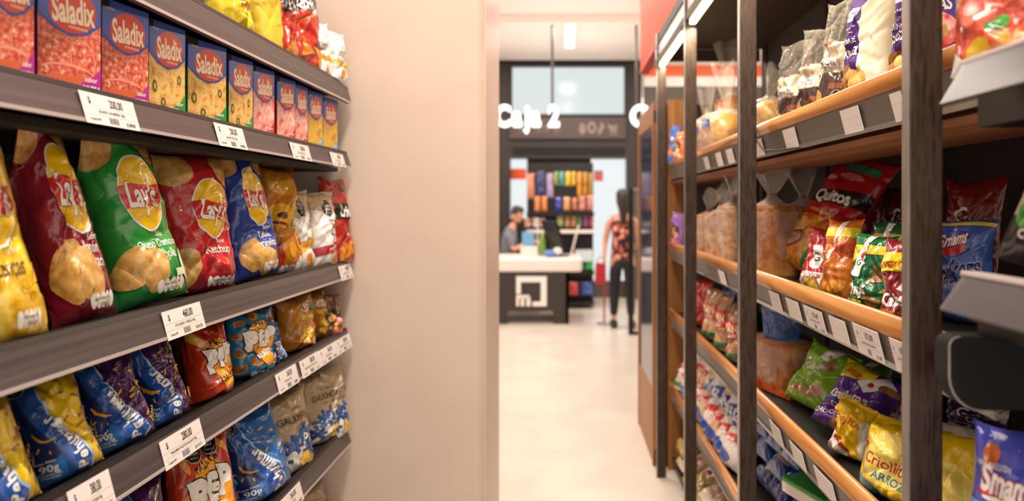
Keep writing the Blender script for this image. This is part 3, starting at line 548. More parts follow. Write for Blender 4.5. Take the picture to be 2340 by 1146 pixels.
def price(txt, name, sub):
    return [T('$', -.36, .33, .13, BK, bold=.02, sx=.7), T(txt, .12, .33, .17, BK, bold=.02, sx=.55), R(-.48, .48, .235, .238, '#a09890'), T(name, .0, .19, .055, '#3c3430', sx=.75), R(-.48, .48, .135, .138, '#a09890'), T('Codigo:2409', -.33, .07, .045, '#3c3430', sx=.8),
        *[R(x, x+.008, .03, .12, BK) for x in (-.08, -.06, -.045, -.02, 0, .015, .04, .055, .08)], R(.14, .143, 0, .135, '#a09890'), T('$ '+sub, .32, .065, .07, BK, sx=.6, bold=.02)]
D('p200', .44, *price('200,00', 'SALADIX CALABRESA 100g', '2.000,00'))
D('p200b', .44, *price('200,00', 'SALADIX PIZZA 100g', '2.000,00'))
D('p200c', .44, *price('200,00', 'SALADIX JAMON 100g', '2.000,00'))
D('p460', .44, *price('460,00', 'LAYS QUESO Y CEBOLLA 85g', '5.411,76'))
D('p280', .44, *price('280,00', 'PEHUAMAR PALITOS SALADOS 90g', '3.111,11'))
D('p380', .44, *price('380,00', 'PEHUAMAR PAPAS 90g', '4.222,22'))
D('p260', .44, *price('260,00', 'PEP RUEDITAS 84g', '2.888,88'))
D('p155', .7, T('$', -.36, .5, .13, BK, sx=.7), T('155,00', .08, .5, .2, '#5c5450', bold=.02, sx=.6), R(-.48, .48, .38, .384, '#a09890'), T('GALLETAS DE ARROZ', 0, .3, .07, '#6c645e', sx=.8), R(-.48, .48, .22, .224, '#a09890'), *[R(x, x+.01, .05, .19, '#4c4440') for x in (-.08, -.05, -.02, .0, .03)], T('$ 1.55', .33, .09, .1, BK, bold=.02, sx=.7))
D('pmin', .7, R(-.48, .48, .42, .424, '#b0a8a4'), R(-.48, .48, .2, .204, '#b0a8a4'))
# ------------------------------------------------------------------ setting
def struct(name, mb, **k):
    o = mb.build(name, **k); return tag(o, kind='structure')
FARY = 10.5
struct('floor', MB().box(-6, 6, -3, 14, -.05, 0, 'floor_tile'))
struct('ceiling', MB().box(-6, 6, -1.2, 14, 3.8, 3.9, 'ceiling_paint'))
struct('trim_1', MB().box(-6, 6, 7.9, 8.0, 3.7, 3.8, 'bulkhead_paint'), bevel=.01)
struct('wall_left', MB().prism([(-6, 2.34), (-.30, 2.34), (-.281, 2.36), (-.281, 2.89), (-.30, 2.91), (-6, 2.91)], 'z', 0, 3.8, 'plaster_beige'), bevel=.004)
struct('trim_2', MB().box(-.283, -.277, 2.37, 2.88, 0, 3.8, 'plaster_edge'), bevel=.002)
struct('wall_right', MB().box(1.25, 1.35, -1.2, 7.6, 0, 2.0, 'panel_back'))
def K(px, py, Y): return ((px-CX)*Y/F, H-(py-CY)*Y/F)
# far portal wall with its openings
x0, x1 = K(1165, 0, FARY)[0], K(1432, 0, FARY)[0]; fz = lambda y: K(0, y, FARY)[1]
wb = MB(); wb.box(-6, x0, FARY, FARY+.25, 0, fz(140), 'dark_wall').box(x1, K(1466, 0, FARY)[0], FARY, FARY+.25, 0, fz(140), 'dark_wall')
wb.box(x0, x1, FARY, FARY+.25, fz(147), fz(140), 'dark_wall').box(x0, x1, FARY, FARY+.25, fz(362), fz(265), 'dark_wall')
struct('wall_back', wb)
struct('trim_3', MB().box(-6, 4, FARY-.12, FARY+.3, fz(141), 3.8, 'ceiling_paint').box(-6, 1.3, FARY-.16, FARY-.12, fz(134), fz(124), 'bulkhead_paint'))
struct('window_1', MB().box(x0, x1, FARY+.1, FARY+.12, fz(265), fz(147), 'daylight_pane'))
wf = MB()
for a, b, c, d in ((x0, x1, fz(152), fz(147)), (x0, x1, fz(265), fz(261)), (x0, x0+.035, fz(261), fz(152)), (x1-.035, x1, fz(261), fz(152))): wf.box(a, b, FARY-.02, FARY+.09, c, d, 'dark_wall')
struct('trim_4', wf, bevel=.004)
lw = MB(); 
for i in range(4): lw.box(x0+.05, x1-.03, FARY-.03, FARY-.005, fz(352)+i*.03, fz(352)+i*.03+.016, 'shelf_dark')
struct('trim_5', lw)
struct('window_2', MB().box(K(1352, 0, FARY+.2)[0], x1, FARY+.2, FARY+.22, fz(645), fz(360), 'lit_panel'))
struct('window_3', MB().box(x0, K(1203, 0, FARY)[0], FARY+.2, FARY+.22, fz(500), fz(360), 'lit_panel'))
struct('wall_front', MB().box(K(1203, 0, FARY)[0], K(1352, 0, FARY)[0], FARY+.2, FARY+.3, 0, fz(360), 'dark_wall').box(x0, K(1203, 0, FARY)[0], FARY+.2, FARY+.3, 0, fz(500), 'dark_wall').box(K(1352, 0, FARY)[0], x1, FARY+.2, FARY+.3, 0, fz(645), 'panel_back'))
# far right end: pale wall with an orange stripe
struct('wall_far', MB().box(1.3, 6, FARY-.1, FARY, 0, fz(200), 'panel_back').box(1.3, 6, FARY-.1, FARY, fz(200), fz(178), 'white_lam').box(1.3, 6, FARY-.1, FARY, fz(178), fz(152), 'orange_paint').box(1.3, 6, FARY-.1, FARY, fz(152), 3.8, 'ceiling_paint'))
# icon fascia
fs = MB().box(x0, x1-.02, FARY-.06, FARY-.005, fz(318), fz(270), 'sign_brown')
D('icons', .19, E(.12, .09, .03, .05, '#8f7d77'), R(.09, .15, .1, .105, '#5f4e49'), E(.2, .1, .04, .055, '#8f7d77'), E(.2, .1, .018, .028, '#5f4e49'), E(.275, .08, .018, .045, '#8f7d77', -20), E(.29, .12, .014, .03, '#8f7d77', 30), P([(.33, .13), (.345, .13), (.36, .12), (.42, .12), (.41, .06), (.36, .06)], '#8f7d77'), E(.37, .04, .01, .012, '#8f7d77'), E(.405, .04, .01, .012, '#8f7d77'), R(.365, .41, .085, .09, '#5f4e49'), R(.365, .41, .1, .105, '#5f4e49'),
  E(-.25, .1, .035, .05, '#6c5c57'), E(-.18, .1, .03, .05, '#6c5c57'), E(-.1, .1, .03, .06, '#6c5c57'), E(-.4, .1, .03, .05, '#6c5c57'))  # fainter ovals: reflection of the icons, painted into the strip
drape(fs, 'icons', plane_surf(((x0+x1)/2, FARY-.061, fz(318)), (x1-x0, 0, 0), (0, 0, fz(270)-fz(318))))
o = fs.build('icon_sign', fin='matte', bevel=0); tag(o, 'brown sign strip with pale grocery icons under the far window', 'sign')

# ------------------------------------------------------------------ ceiling lights and hanging signs
def ceiling_light(x, y, lab):
    r = empty('ceiling_light', (x, y, 3.8)); tag(r, lab, 'lamp', 'linear ceiling lights')
    MB().box(-.075, .075, -.62, .62, -.05, 0, 'white_lam').build('housing', parent=r, bevel=.006)
    MB().box(-.055, .055, -.6, .6, -.06, -.045, 'lamp_glow').build('diffuser', parent=r, bevel=.004)
for (x, y, p), lab in zip(LAMPS, ['linear ceiling light over the snack shelves, nearest the camera', 'linear ceiling light over the aisle beside the beige wall', 'linear ceiling light over the aisle between the rack and the checkout', 'linear ceiling light just before the dropped ceiling beam', 'glowing white linear ceiling light above the cash desk, before the far window', 'linear ceiling light hidden behind the beige wall', 'linear ceiling light beyond the bakery rack, before the beam', 'linear ceiling light beyond the bakery rack, after the beam', 'linear ceiling light behind the beige wall, after the beam']):
    ceiling_light(x, y, lab)
def hang_sign(text, px0, px1, label, rods):
    Y = 8.05; X0 = (px0-CX)*Y/F; z = K(0, 288, Y)[1]; w0 = (px1-px0)*Y/F
    r = empty('checkout_sign', (X0, Y, z)); tag(r, label, 'sign', 'white checkout number signs')
    parts_ = []; x = 0
    for ch in text:
        if ch == ' ': x += .28; continue
        c = bpy.data.curves.new('t', 'FONT'); c.body = ch; c.extrude = .08; c.offset = .045; c.resolution_u = 4; ob = bpy.data.objects.new('t', c); me = ob.to_mesh().copy(); bpy.data.objects.remove(ob)
        lo = min(v.co.x for v in me.vertices); hi = max(v.co.x for v in me.vertices); parts_.append((me, lo, x)); x += hi-lo+.05
    sx = w0/x; sz = .355
    for me, lo, xo in parts_:
        for v in me.vertices: v.co = Vector(((v.co.x-lo+xo)*sx, -v.co.z*sz, v.co.y*sz))
        me.materials.clear(); me.materials.append(N('letter_glow')); me.name = 'letter'
        for p in me.polygons: p.material_index = 0
        o = bpy.data.objects.new('letter', me); COL.objects.link(o); o.parent = r
    MB().box(0, w0, .035, .055, .06, .085, 'rod').build('backing_bar', parent=r)
    for px in rods:
        x = (px-CX)*Y/F-X0
        MB().tube([(x, .045, .06), (x, .045, 3.8-z)], .016, 'rod', 8).add([(x-.05, 0, 3.79-z), (x+.05, 0, 3.79-z), (x+.05, .09, 3.79-z), (x-.05, .09, 3.79-z)], [(0, 1, 2, 3)], 'rod').build('hanging_rod', parent=r)
hang_sign('Caja 2', 1132, 1281, 'glowing white letters reading Caja 2 hanging over the cash desk', [1262])
hang_sign('Caja 1', 1440, 1589, 'glowing white letters mostly hidden behind the wooden cabinet, only their C showing', [1455])

# ------------------------------------------------------------------ snack shelving on the left
LX = -.75; LY0, LY1 = .30, 2.296
LZ = [1.925, 1.687, 1.31, 1.07, .727, .39]     # top edge of each price rail
LB = [1.858, 1.633, 1.252, 1.012, .67, .33]
unit = empty('snack_shelving', (-1.0, 1.3, 0)); tag(unit, 'tall dark snack shelving full of crisps and crackers beside the beige wall', 'shelving')
def lchild(mb, name, parent=unit, **k):
    o = mb.build(name, **k); o.parent = parent; o.matrix_parent_inverse = Matrix.Identity(4)
    o.location = Vector(o.location)-Vector((-1.0, 1.3, 0)); return o
lchild(MB().box(-1.3, -1.27, LY0, 2.33, .0, 2.4, 'panel_back'), 'back_panel')
lchild(MB().box(-1.27, -.80, LY0, 2.29, 0, .14, 'shelf_dark'), 'plinth')
for i, (zt, zb) in enumerate(zip(LZ, LB)):
    s = lchild(MB().box(-1.27, -.765, LY0, 2.29, zt-.042, zt-.014, 'shelf_dark'), 'shelf')
    rail = MB().prism([(LX-.016, zt-.002), (LX-.008, zt), (LX-.002, zt-.008), (LX+.012, zb+.004), (LX+.012, zb-.002), (LX-.004, zb-.002), (LX-.018, zt-.016)], 'y', LY0, LY1, 'lip_grey')
    # prism with axis y wants (x, z)
    o = rail.build('price_rail', parent=s, bevel=.0012)
    o2 = MB().prism([(LX-.018, zt-.001), (LX-.0155, zt+.003), (LX-.006, zt+.002), (LX-.002, zt-.007), (LX-.008, zt-.008)], 'y', LY0, LY1, 'lip_black').build('rail_lip', parent=s)
    o3 = MB().box(LX+.0115, LX+.0135, LY0, LY1, zb-.003, zb+.003, 'lip_edge').build('rail_edge', parent=s)
    u2 = MB().box(-1.24, -.78, LY0, 2.28, zb-.016, zb-.002, 'shelf_dark').build('underframe', parent=s)
def left_tag(x0, x1, row, key, label, dz=0, tilt=0, h=.052):
    """paper ticket lying on the slanted rail, between picture columns x0..x1"""
    Ya, Yb = px2(x0, LX), px2(x1, LX); zt, zb = LZ[row], LB[row]
    dv = np.array([.013, 0, zb-zt+.008]); dv = -dv/np.linalg.norm(dv)*h
    o0 = np.array([LX+.0165, (Ya+Yb)/2, zb-.004+dz]); c, s = math.cos(math.radians(tilt)), math.sin(math.radians(tilt)); L = abs(Yb-Ya)
    du = np.array([0, L*c, L*s]); S = plane_surf((0, 0, 0), du, dv)
    mb = MB(); cn = [du*a+dv*b for a, b in ((-.5, 0), (.5, 0), (.5, 1), (-.5, 1))]; n = np.cross(du, dv); n /= np.linalg.norm(n)
    mb.add(np.array(cn+[q-n*.0006 for q in cn]), [(0, 1, 2, 3), (7, 6, 5, 4), (0, 4, 5, 1), (1, 5, 6, 2), (2, 6, 7, 3), (3, 7, 4, 0)], 'paper_tag')
    drape(mb, key, S, .0002, .00003)
    o = mb.build('price_tag', fin='paper', loc=tuple(o0)); tag(o, label, 'price tag', 'price tags on the snack shelving')
left_tag(175, 300, 1, 'p200', 'white price tag reading $ 200,00 under the salami cracker boxes', tilt=0)
left_tag(485, 551, 1, 'p200b', 'white price tag reading $ 200,00 below the green edged pizza cracker boxes')
left_tag(658, 701, 1, 'p200c', 'small price tag below the far red and pink cracker boxes', h=.047)
left_tag(750, 780, 1, 'p200c', 'price tag at the wall end of the cracker box rail', h=.045)
left_tag(365, 453, 2, 'p460', 'white price tag reading $ 460,00 under the green and red crisp bags', tilt=1, h=.055)
left_tag(770, 798, 2, 'p460', 'price tag at the wall end of the rail under the large crisp bags', h=.05)
left_tag(150, 245, 3, 'p380', 'white price tag reading 380,00 at the bottom corner, below the yellow and blue bag', h=.06)
left_tag(360, 452, 3, 'p280', 'white price tag reading $ 280,00 under the purple and blue bags', tilt=1, h=.055)
left_tag(625, 672, 3, 'p260', 'first of four close price tags, below the ring snack bag', h=.052)
left_tag(680, 723, 3, 'p280', 'second of four close price tags, above the beige crisp bags', h=.05)
left_tag(723, 762, 3, 'p260', 'third of four close price tags, below the orange corn bags', h=.048)
left_tag(762, 795, 3, 'p280', 'last of four close price tags, at the wall end of its rail', h=.048)
left_tag(632, 682, 4, 'p260', 'price tag on the lowest visible rail under the beige crisp bags', h=.052)

# ------------------------------------------------------------------ bakery rack on the right
RX = .52; PY = [.984, 1.926, 2.786, 3.61]; RZ = [1.75, 1.298, .925, .51, .1]; CZ = .60
rack = empty('bakery_rack', (.8, 2.3, 0)); tag(rack, 'dark steel and wood bakery rack with rounded wooden shelf rails', 'rack')
def rchild(mb, name, parent=rack, **k):
    o = mb.build(name, **k); o.parent = parent
    if parent is rack: o.location = Vector(o.location)-Vector((.8, 2.3, 0))
    return o
for i, y in enumerate(PY):
    s = rchild(MB().box(RX+.001, RX+.051, y, y+.02, 0, 2.45, 'steel_dark'), 'post', bevel=.0025)
    e = MB().box(RX-.001, RX+.0035, y+.001, y+.0205, 0, 2.45, 'steel_lit_side').build('lit_edge', parent=s, bevel=.001)  # silver strip: light caught by the post's aisle face, put into the colour
    rchild(MB().box(1.12, 1.16, y, y+.03, 0, 2.45, 'steel_dark'), 'rear_post')
RY0 = .93; RY1 = 3.72
rchild(MB().box(1.13, 1.15, RY0, RY1, 0, 2.395, 'rack_back'), 'back_panel')
rchild(MB().box(.525, 1.16, 1.0, 3.74, 2.39, 2.44, 'canopy'), 'canopy')
rchild(MB().box(.522, .55, 1.0, 3.74, 2.285, 2.315, 'canopy'), 'top_beam')
rchild(MB().box(.53, .545, 1.0, 3.74, 2.315, 2.385, 'white_lam'), 'top_board')
rchild(MB().box(.55, 1.12, 3.72, 3.745, 2.32, 2.385, 'canopy'), 'end_beam')
rchild(MB().box(.6, .70, 3.72, 3.745, 0, 2.1, 'wood_panel'), 'end_panel')
rchild(MB().box(.70, 1.12, 3.72, 3.74, 0, 1.9, 'panel_back'), 'end_backing')
for a, b in ((1.2, 1.88), (2.43, 2.76), (2.95, 3.62)):
    rchild(MB().box(.535, .56, a, b, 2.262, 2.284, 'led_glow'), 'light_strip', bevel=.002)
    area(.56, (a+b)/2, 2.258, .02, b-a, 3.5, col=(1, .82, .55))
for i, z in enumerate(RZ):
    y0 = RY0; sh = rchild(MB().box(.625, 1.13, y0, RY1, z-.045, z-.03, 'shelf_dark' if i != 0 else 'wood_under'), 'shelf')
    r = .02; n = 14
    if i < 4:
        prof = [(CZ+.002, z-.042), (CZ+.0, z-.02)] if i == 0 else []
        if i == 0: prof = [(CZ, z-.037), (CZ, z-.006), (CZ+.004, z-.001), (CZ+.01, z), (CZ+.024, z-.002), (CZ+.028, z-.037)]
        else: prof = [(CZ+.012-.014*math.cos(t), z-.022+.022*math.sin(t)) for t in np.linspace(-.9, math.pi+.2, n)]+[(CZ+.026, z-.042), (CZ+.01, z-.046)]
        q = MB().prism(prof, 'y', y0, RY1, 'wood_rail').build('wooden_rail', parent=sh, smooth=True)
        q2 = MB().prism([(CZ+.004, z-.038), (CZ+.012, z-.038), (CZ+.026, z-.092), (CZ+.018, z-.094)], 'y', y0, RY1, 'strip_grey').build('ticket_strip', parent=sh)
        q3 = MB().prism([(CZ+.012, z-.093), (CZ+.03, z-.09), (CZ+.032, z-.1), (CZ+.014, z-.103)], 'y', y0, RY1, 'strip_cover').build('strip_foot', parent=sh)
        kids = [q, q2, q3]
        if i == 0: kids.append(MB().prism([(CZ+.02, z-.112), (CZ+.03, z-.108), (CZ+.2, z-.112), (CZ+.2, z-.13), (CZ+.05, z-.135), (CZ+.022, z-.125)], 'y', y0, RY1, 'wood_under').build('underside_batten', parent=sh))
def right_tag(x0, x1, row, key, label, grp='white tickets on the bakery rack rails', h=.055, dz=0, dx=0):
    Ya, Yb = px2(x0, CZ+.01), px2(x1, CZ+.01); z = RZ[row]; L = abs(Ya-Yb)
    dv = np.array([-.014, 0, .054]); dv = dv/np.linalg.norm(dv)*h; o0 = np.array([CZ+.0135-dx, (Ya+Yb)/2, z-.099+dz]); du = np.array([0, -L, 0])
    n = np.cross(du, dv); n /= np.linalg.norm(n); mb = MB(); cn = [du*a+dv*b for a, b in ((-.5, 0), (.5, 0), (.5, 1), (-.5, 1))]
    mb.add(np.array([q+n*.0002 for q in cn]+[q-n*.0008 for q in cn]), [(0, 1, 2, 3), (7, 6, 5, 4), (0, 4, 5, 1), (1, 5, 6, 2), (2, 6, 7, 3), (3, 7, 4, 0)], 'paper_tag')
    drape(mb, key, plane_surf((0, 0, 0), du, dv), .0004, .00003)
    o = mb.build('price_tag', fin='paper', loc=tuple(o0)); tag(o, label, 'price tag', grp)
for x0, x1, row, lab in ((1728, 1746, 0, 'white ticket on the top wooden rail beside the hanging black wire'), (1796, 1823, 0, 'white ticket on the top rail below the caramel coloured packs'), (1929, 1971, 0, 'white ticket on the top rail under the purple rice flour bag'), (2044, 2070, 0, 'white ticket on the top rail touching the nearest steel post'),
    (1612, 1622, 0, 'white ticket on the top rail, far bay, farthest of its three'), (1640, 1652, 0, 'white ticket on the top rail, far bay, middle of its three'), (1664, 1678, 0, 'white ticket on the top rail, far bay, nearest of its three'),
    (1764, 1787, 1, 'white ticket on the middle rail under the sliced bread'), (1803, 1832, 1, 'white ticket on the middle rail under the slanted red bag'), (1903, 1941, 1, 'plain white ticket on the middle rail under the orange bag'),
    (1646, 1660, 1, 'white ticket on the middle rail, far bay, under the rye loaves'),
    (1765, 1790, 2, 'white ticket on the third rail, farthest of its three'), (1812, 1842, 2, 'white ticket on the third rail under the purple bag'), (1868, 1912, 2, 'white ticket on the third rail under the yellow cracker bags')):
    right_tag(x0, x1, row, 'pmin', lab)
right_tag(1844, 1887, 1, 'p155', 'printed price tag on the middle rail under the red and white bag', h=.055)
right_tag(1962, 2022, 1, 'p155', 'price tag reading 155,00 in a clear sleeve on the middle rail', h=.062, dx=.002)
right_tag(2048, 2095, 1, 'p155', 'price tag on the middle rail half hidden by the nearest steel post', h=.062, dx=.002)
w = MB().tube([(CZ-.004, 2.02, 1.74), (CZ-.006, 2.01, 1.70), (CZ+.0, 1.96, 1.665), (CZ+.008, 1.84, 1.655), (CZ+.012, 1.74, 1.652), (CZ+.02, 1.62, 1.645)], .0022, 'wire', 8)
tag(w.build('cable', smooth=True), 'thin black cable drooping over the top wooden rail', 'cable')
# nearest gondola shelves, in front of the first post
near = empty('side_shelving', (.8, .6, 0)); tag(near, 'grey metal shelving with slanted plastic ticket rails at the picture edge', 'shelving')
def nchild(mb, name, parent=near, **k):
    o = mb.build(name, **k); o.parent = parent; o.location = Vector(o.location)-(Vector((.8, .6, 0)) if parent is near else Vector((0, 0, 0))); return o
for zt, zb in ((1.69, 1.634), (1.412, 1.364)):
    s = nchild(MB().box(.545, .86, .25, .895, zt-.03, zt-.012, 'shelf_dark'), 'shelf')
    for q in (MB().prism([(.532, zt), (.536, zt+.002), (.503, zb-.002), (.498, zb)], 'y', .25, .868, 'lip_near').build('ticket_rail', parent=s, bevel=.0008),
              MB().prism([(.528, zt), (.5305, zt+.002), (.4975, zb), (.495, zb-.001)], 'y', .25, .862, 'clear_plastic').build('ticket_cover', parent=s),
              MB().box(.526, .548, .25, .868, zt-.004, zt+.0015, 'lip_edge').build('rail_top', parent=s, bevel=.0008),
              MB().box(.56, .9, .27, .885, zt-.085, zt-.03, 'plastic_black').build('bracket', parent=s)): pass
nchild(MB().box(.86, .88, .25, .90, 0, 2.3, 'shelf_dark'), 'back_panel')
up = MB().box(.83, .858, .87, .895, 0, 2.2, 'steel_dark')
for k in range(44): up.box(.838, .85, .8685, .8705, .2+k*.045, .225+k*.045, 'plastic_black')
nchild(up, 'slotted_upright')
pts = []
x_0, x_1, z_0, z_1 = .513, .80, 1.2275, 1.326
for cx_, cz_, a0 in ((x_0+.014, z_1-.014, 90), (x_0+.045, z_0+.045, 180)):
    rr = .014 if a0 == 90 else .045
    pts += [(cx_+rr*math.cos(math.radians(a0+t)), cz_+rr*math.sin(math.radians(a0+t))) for t in range(0, 91, 15)]
pts += [(x_1, z_0), (x_1, z_1)]
tr = empty('storage_tray', (.65, .7, 1.2275)); tag(tr, 'dark plastic tray with rounded corner hanging under the near grey shelf', 'tray')
P2 = [(x-.65, z-1.2275) for x, z in pts]
MB().prism(P2, 'y', .17, .205, 'tray_dark').build('body', parent=tr, bevel=.003)
rim = [(x-.65, z-1.2275) for x, z in pts[:-2]]
MB().tube([(x, .17, z) for x, z in rim], .0016, 'strip_cover', 6).build('rim', parent=tr)

# ------------------------------------------------------------------ orange hanging fascia, wooden cabinet
fa = empty('orange_fascia', (.535, 3.0, 2.42)); tag(fa, 'orange fascia with red lower edge hanging above the bakery rack', 'fascia')
MB().box(0, .05, -.4, 1.5, .0, .8, 'orange_dim').build('panel', parent=fa)
MB().box(-.005, .055, -.4, 1.5, -.02, 0, 'red_paint').build('lower_edge', parent=fa)
MB().box(-.02, .06, 1.5, 1.55, .5, .95, 'white_lam').build('end_cap', parent=fa)
cb = empty('wooden_cabinet', (.56, 4.13, 0)); tag(cb, 'tall wooden cabinet with dark blue glass door at the end of the rack', 'cabinet')
for a, b in ((-.36, -.32), (.35, .39)): MB().box(-.04, .02, a, b, 0, 2.05, 'wood_panel').build('stile', parent=cb, bevel=.004)
MB().box(-.035, .015, -.36, .39, 1.97, 2.10, 'wood_panel').build('top_rail', parent=cb, bevel=.004)
MB().box(-.035, .015, -.36, .39, 0, .1, 'wood_panel').build('bottom_rail', parent=cb, bevel=.004)
MB().box(-.035, .012, -.32, .35, .1, .42, 'wood_panel').build('kick_panel', parent=cb, bevel=.004)
MB().box(-.03, 0, -.32, .35, .1, 1.97, 'glass_blue').build('glass_door', parent=cb)
MB().box(.02, .5, -.36, .39, 0, 2.08, 'shelf_dark').build('carcass', parent=cb)
# ------------------------------------------------------------------ packs on the shelves
_seed = [10]
CATS = {'crisp_bag': 'crisps', 'snack_bag': 'snack bag', 'cracker_box': 'cracker box', 'bread_bag': 'bread', 'cracker_bag': 'crackers', 'flour_bag': 'flour', 'food_bag': 'food bag', 'biscuit_pack': 'biscuits'}
def pk(side, name, label, group, key, base, x0, x1, ytop, z, Xc, d, t=.06, lean=0, hmul=1, wmul=1, **kw):
    _seed[0] += 1
    loc, rz, w, h = place(x0, x1, ytop, z, Xc, d, side); w *= wmul
    h = h/max(.5, math.cos(math.radians(lean)))*hmul
    Xb = abs(Xc)-h/2*math.sin(math.radians(lean))*math.cos(math.radians(d))
    loc = (side*Xb, loc[1]-math.sin(math.radians(lean))*math.sin(math.radians(d))*h/2, z)
    seed = kw.pop('seed', _seed[0]); h = h/1.04 if kw.get('seals', True) else h
    return bag(name, label, CATS[name], group, key, base, w, h, t, loc, rz, seed=seed, lean=lean, **kw)
Z1, Z2, Z3, Z4, Z5, Z6 = [z-.013 for z in LZ]
G1 = 'bags on the top snack shelf'
pk(-1, 'crisp_bag', 'yellow bag of crisps lying on the top snack shelf, first from the picture top edge', G1, 'popcorn_yellow', '#f0cc28', 468, 572, -120, Z1, .84, 30, .09, lean=6)
pk(-1, 'crisp_bag', 'yellow crisp bag with shiny gold bottom beside the red tortilla bags', G1, None, '#ecc83a', 562, 640, -110, Z1, .85, 25, .09, lean=4)
pk(-1, 'crisp_bag', 'narrow red tortilla chip bag between yellow and large red bags on the top shelf', G1, 'grill_red', '#c8321e', 612, 672, -80, Z1, .84, 25, .08, lean=5)
pk(-1, 'crisp_bag', 'large red tortilla chip bag with white lettering on black, on the top shelf', G1, 'tortilla_red', '#cc3520', 652, 728, -55, Z1, .84, 25, .085, lean=6)
pk(-1, 'crisp_bag', 'white snack bag with yellow wave next to the red tortilla bag', G1, 'white_wave', '#ece8e4', 708, 752, 45, Z1, .80, 25, .06, lean=6)
pk(-1, 'crisp_bag', 'white snack bag with yellow wave nearest the beige wall on the top shelf', G1, 'white_wave', '#ece8e4', 744, 788, 70, Z1, .775, 25, .06, lean=6)
G2 = 'cracker boxes in a row on the second snack shelf'
def cbox(key, side_c, x0, x1, label, X=.775, d=10, h=.182):
    (x, y, z), rz, w, _ = place(x0, x1, 0, Z2, X, d, -1); dp = .045; hw = w/2
    mb = MB(); mb.box(-hw, hw, 0, dp, 0, h*.62, side_c).box(-hw, hw, 0, dp, h*.62, h, '#34479c')
    drape(mb, key, plane_surf((0, -.0004, 0), (w, 0, 0), (0, 0, h)), .0002, .00006)
    o = mb.build('cracker_box', fin='card', loc=(x-.0, y, z), rz=rz); return tag(o, label, 'cracker box', G2)
cbox('salami_crackers', '#8c1c6c', -28, 79, 'salami cracker box with purple foot, cut by the picture edge')
cbox('salami_crackers', '#8c1c6c', 88, 233, 'salami cracker box with purple foot, second from the picture edge', d=18)
cbox('salami_crackers', '#8c1c6c', 234, 341, 'salami cracker box with purple foot directly beside the first pizza box')
cbox('pizza_crackers', '#1f7c34', 341, 424, 'pizza cracker box with green foot directly beside the salami boxes')
cbox('pizza_crackers', '#1f7c34', 430, 518, 'middle pizza cracker box with green foot, second of three', d=13)
cbox('pizza_crackers', '#1f7c34', 523, 578, 'pizza cracker box with green foot directly beside the first ham box')
cbox('ham_crackers', '#b02c2c', 579, 627, 'ham cracker box with red foot directly beside the pizza boxes')
cbox('ham_crackers', '#b02c2c', 633, 675, 'middle ham cracker box with red foot, second of three', d=12)
cbox('ham_crackers', '#b02c2c', 675, 703, 'narrow ham cracker box with red foot beside the light blue footed boxes', d=6)
cbox('sticks_crackers', '#7cc0dc', 704, 737, 'yellow snack cracker box with light blue foot, last but one')
cbox('sticks_crackers', '#7cc0dc', 738, 771, 'yellow snack cracker box with light blue foot, last in the row by the wall')
G3 = 'bags on the crisp shelf'
pk(-1, 'crisp_bag', 'tall yellow crisp bag at the picture edge on the crisp shelf', G3, 'crisp_classic', '#f2c828', -85, 85, 245, Z3, .83, 30, .11, lean=14, roll=-7, fold=(.8, 25, .05))
pk(-1, 'snack_bag', 'dark brown foil bag squeezed between the yellow and maroon crisp bags', G3, None, '#4a3024', 50, 120, 305, Z3, .98, 30, .07, lean=12)
pk(-1, 'crisp_bag', 'maroon crisp bag with folded golden top', G3, 'crisp_maroon', '#8e1c30', 88, 238, 300, Z3, .84, 28, .11, lean=14, roll=-9, fold=(.76, 55, .12), hmul=1.12, bend=-.02)
pk(-1, 'crisp_bag', 'green crisp bag with folded golden top', G3, 'crisp_green', '#2f9c3c', 228, 410, 325, Z3, .84, 28, .12, lean=12, roll=-9, fold=(.8, 45, .12), hmul=1.08)
pk(-1, 'crisp_bag', 'bright red crisp bag between the green and blue bags', G3, 'crisp_red', '#c4262c', 358, 526, 345, Z3, .86, 22, .11, lean=6, roll=0)
pk(-1, 'crisp_bag', 'blue crisp bag with brown crisps printed near its foot', G3, 'crisp_blue', '#2b48a0', 508, 624, 345, Z3, .845, 22, .1, lean=9, roll=-6, fold=(.84, 30, .06), hmul=1.05)
pk(-1, 'snack_bag', 'orange ring snack bag next to the blue crisp bag', G3, 'puffs_orange', '#c87818', 592, 682, 378, Z3, .86, 22, .09, lean=8)
pk(-1, 'snack_bag', 'white and beige toast bag with yellow stripe', G3, 'toast_yellow', '#e8e0d8', 648, 708, 432, Z3, .82, 24, .075, lean=6)
pk(-1, 'snack_bag', 'white and beige toast bag with dark red stripe', G3, 'toast_red', '#e8e0d8', 700, 764, 438, Z3, .795, 24, .07, lean=5)
pk(-1, 'crisp_bag', 'red tortilla chip bag against the beige wall on the crisp shelf', G3, 'grill_red', '#b02c1c', 738, 797, 405, Z3, .785, 22, .075, lean=8)
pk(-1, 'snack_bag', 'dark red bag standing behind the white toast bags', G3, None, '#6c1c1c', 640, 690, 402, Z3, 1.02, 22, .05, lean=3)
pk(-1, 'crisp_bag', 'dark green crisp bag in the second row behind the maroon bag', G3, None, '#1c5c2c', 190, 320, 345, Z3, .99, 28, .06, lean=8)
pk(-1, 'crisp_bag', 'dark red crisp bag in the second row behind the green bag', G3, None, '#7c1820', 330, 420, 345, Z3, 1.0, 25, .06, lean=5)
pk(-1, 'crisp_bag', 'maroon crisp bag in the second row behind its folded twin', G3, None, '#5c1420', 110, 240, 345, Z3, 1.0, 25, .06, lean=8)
G4 = 'bags on the fourth snack shelf'
pk(-1, 'crisp_bag', 'yellow bag with blue wave band at the bottom picture corner', G4, 'wave_yellow', '#e8c020', -80, 85, 870, Z4, .815, 32, .09, lean=14, roll=-11)
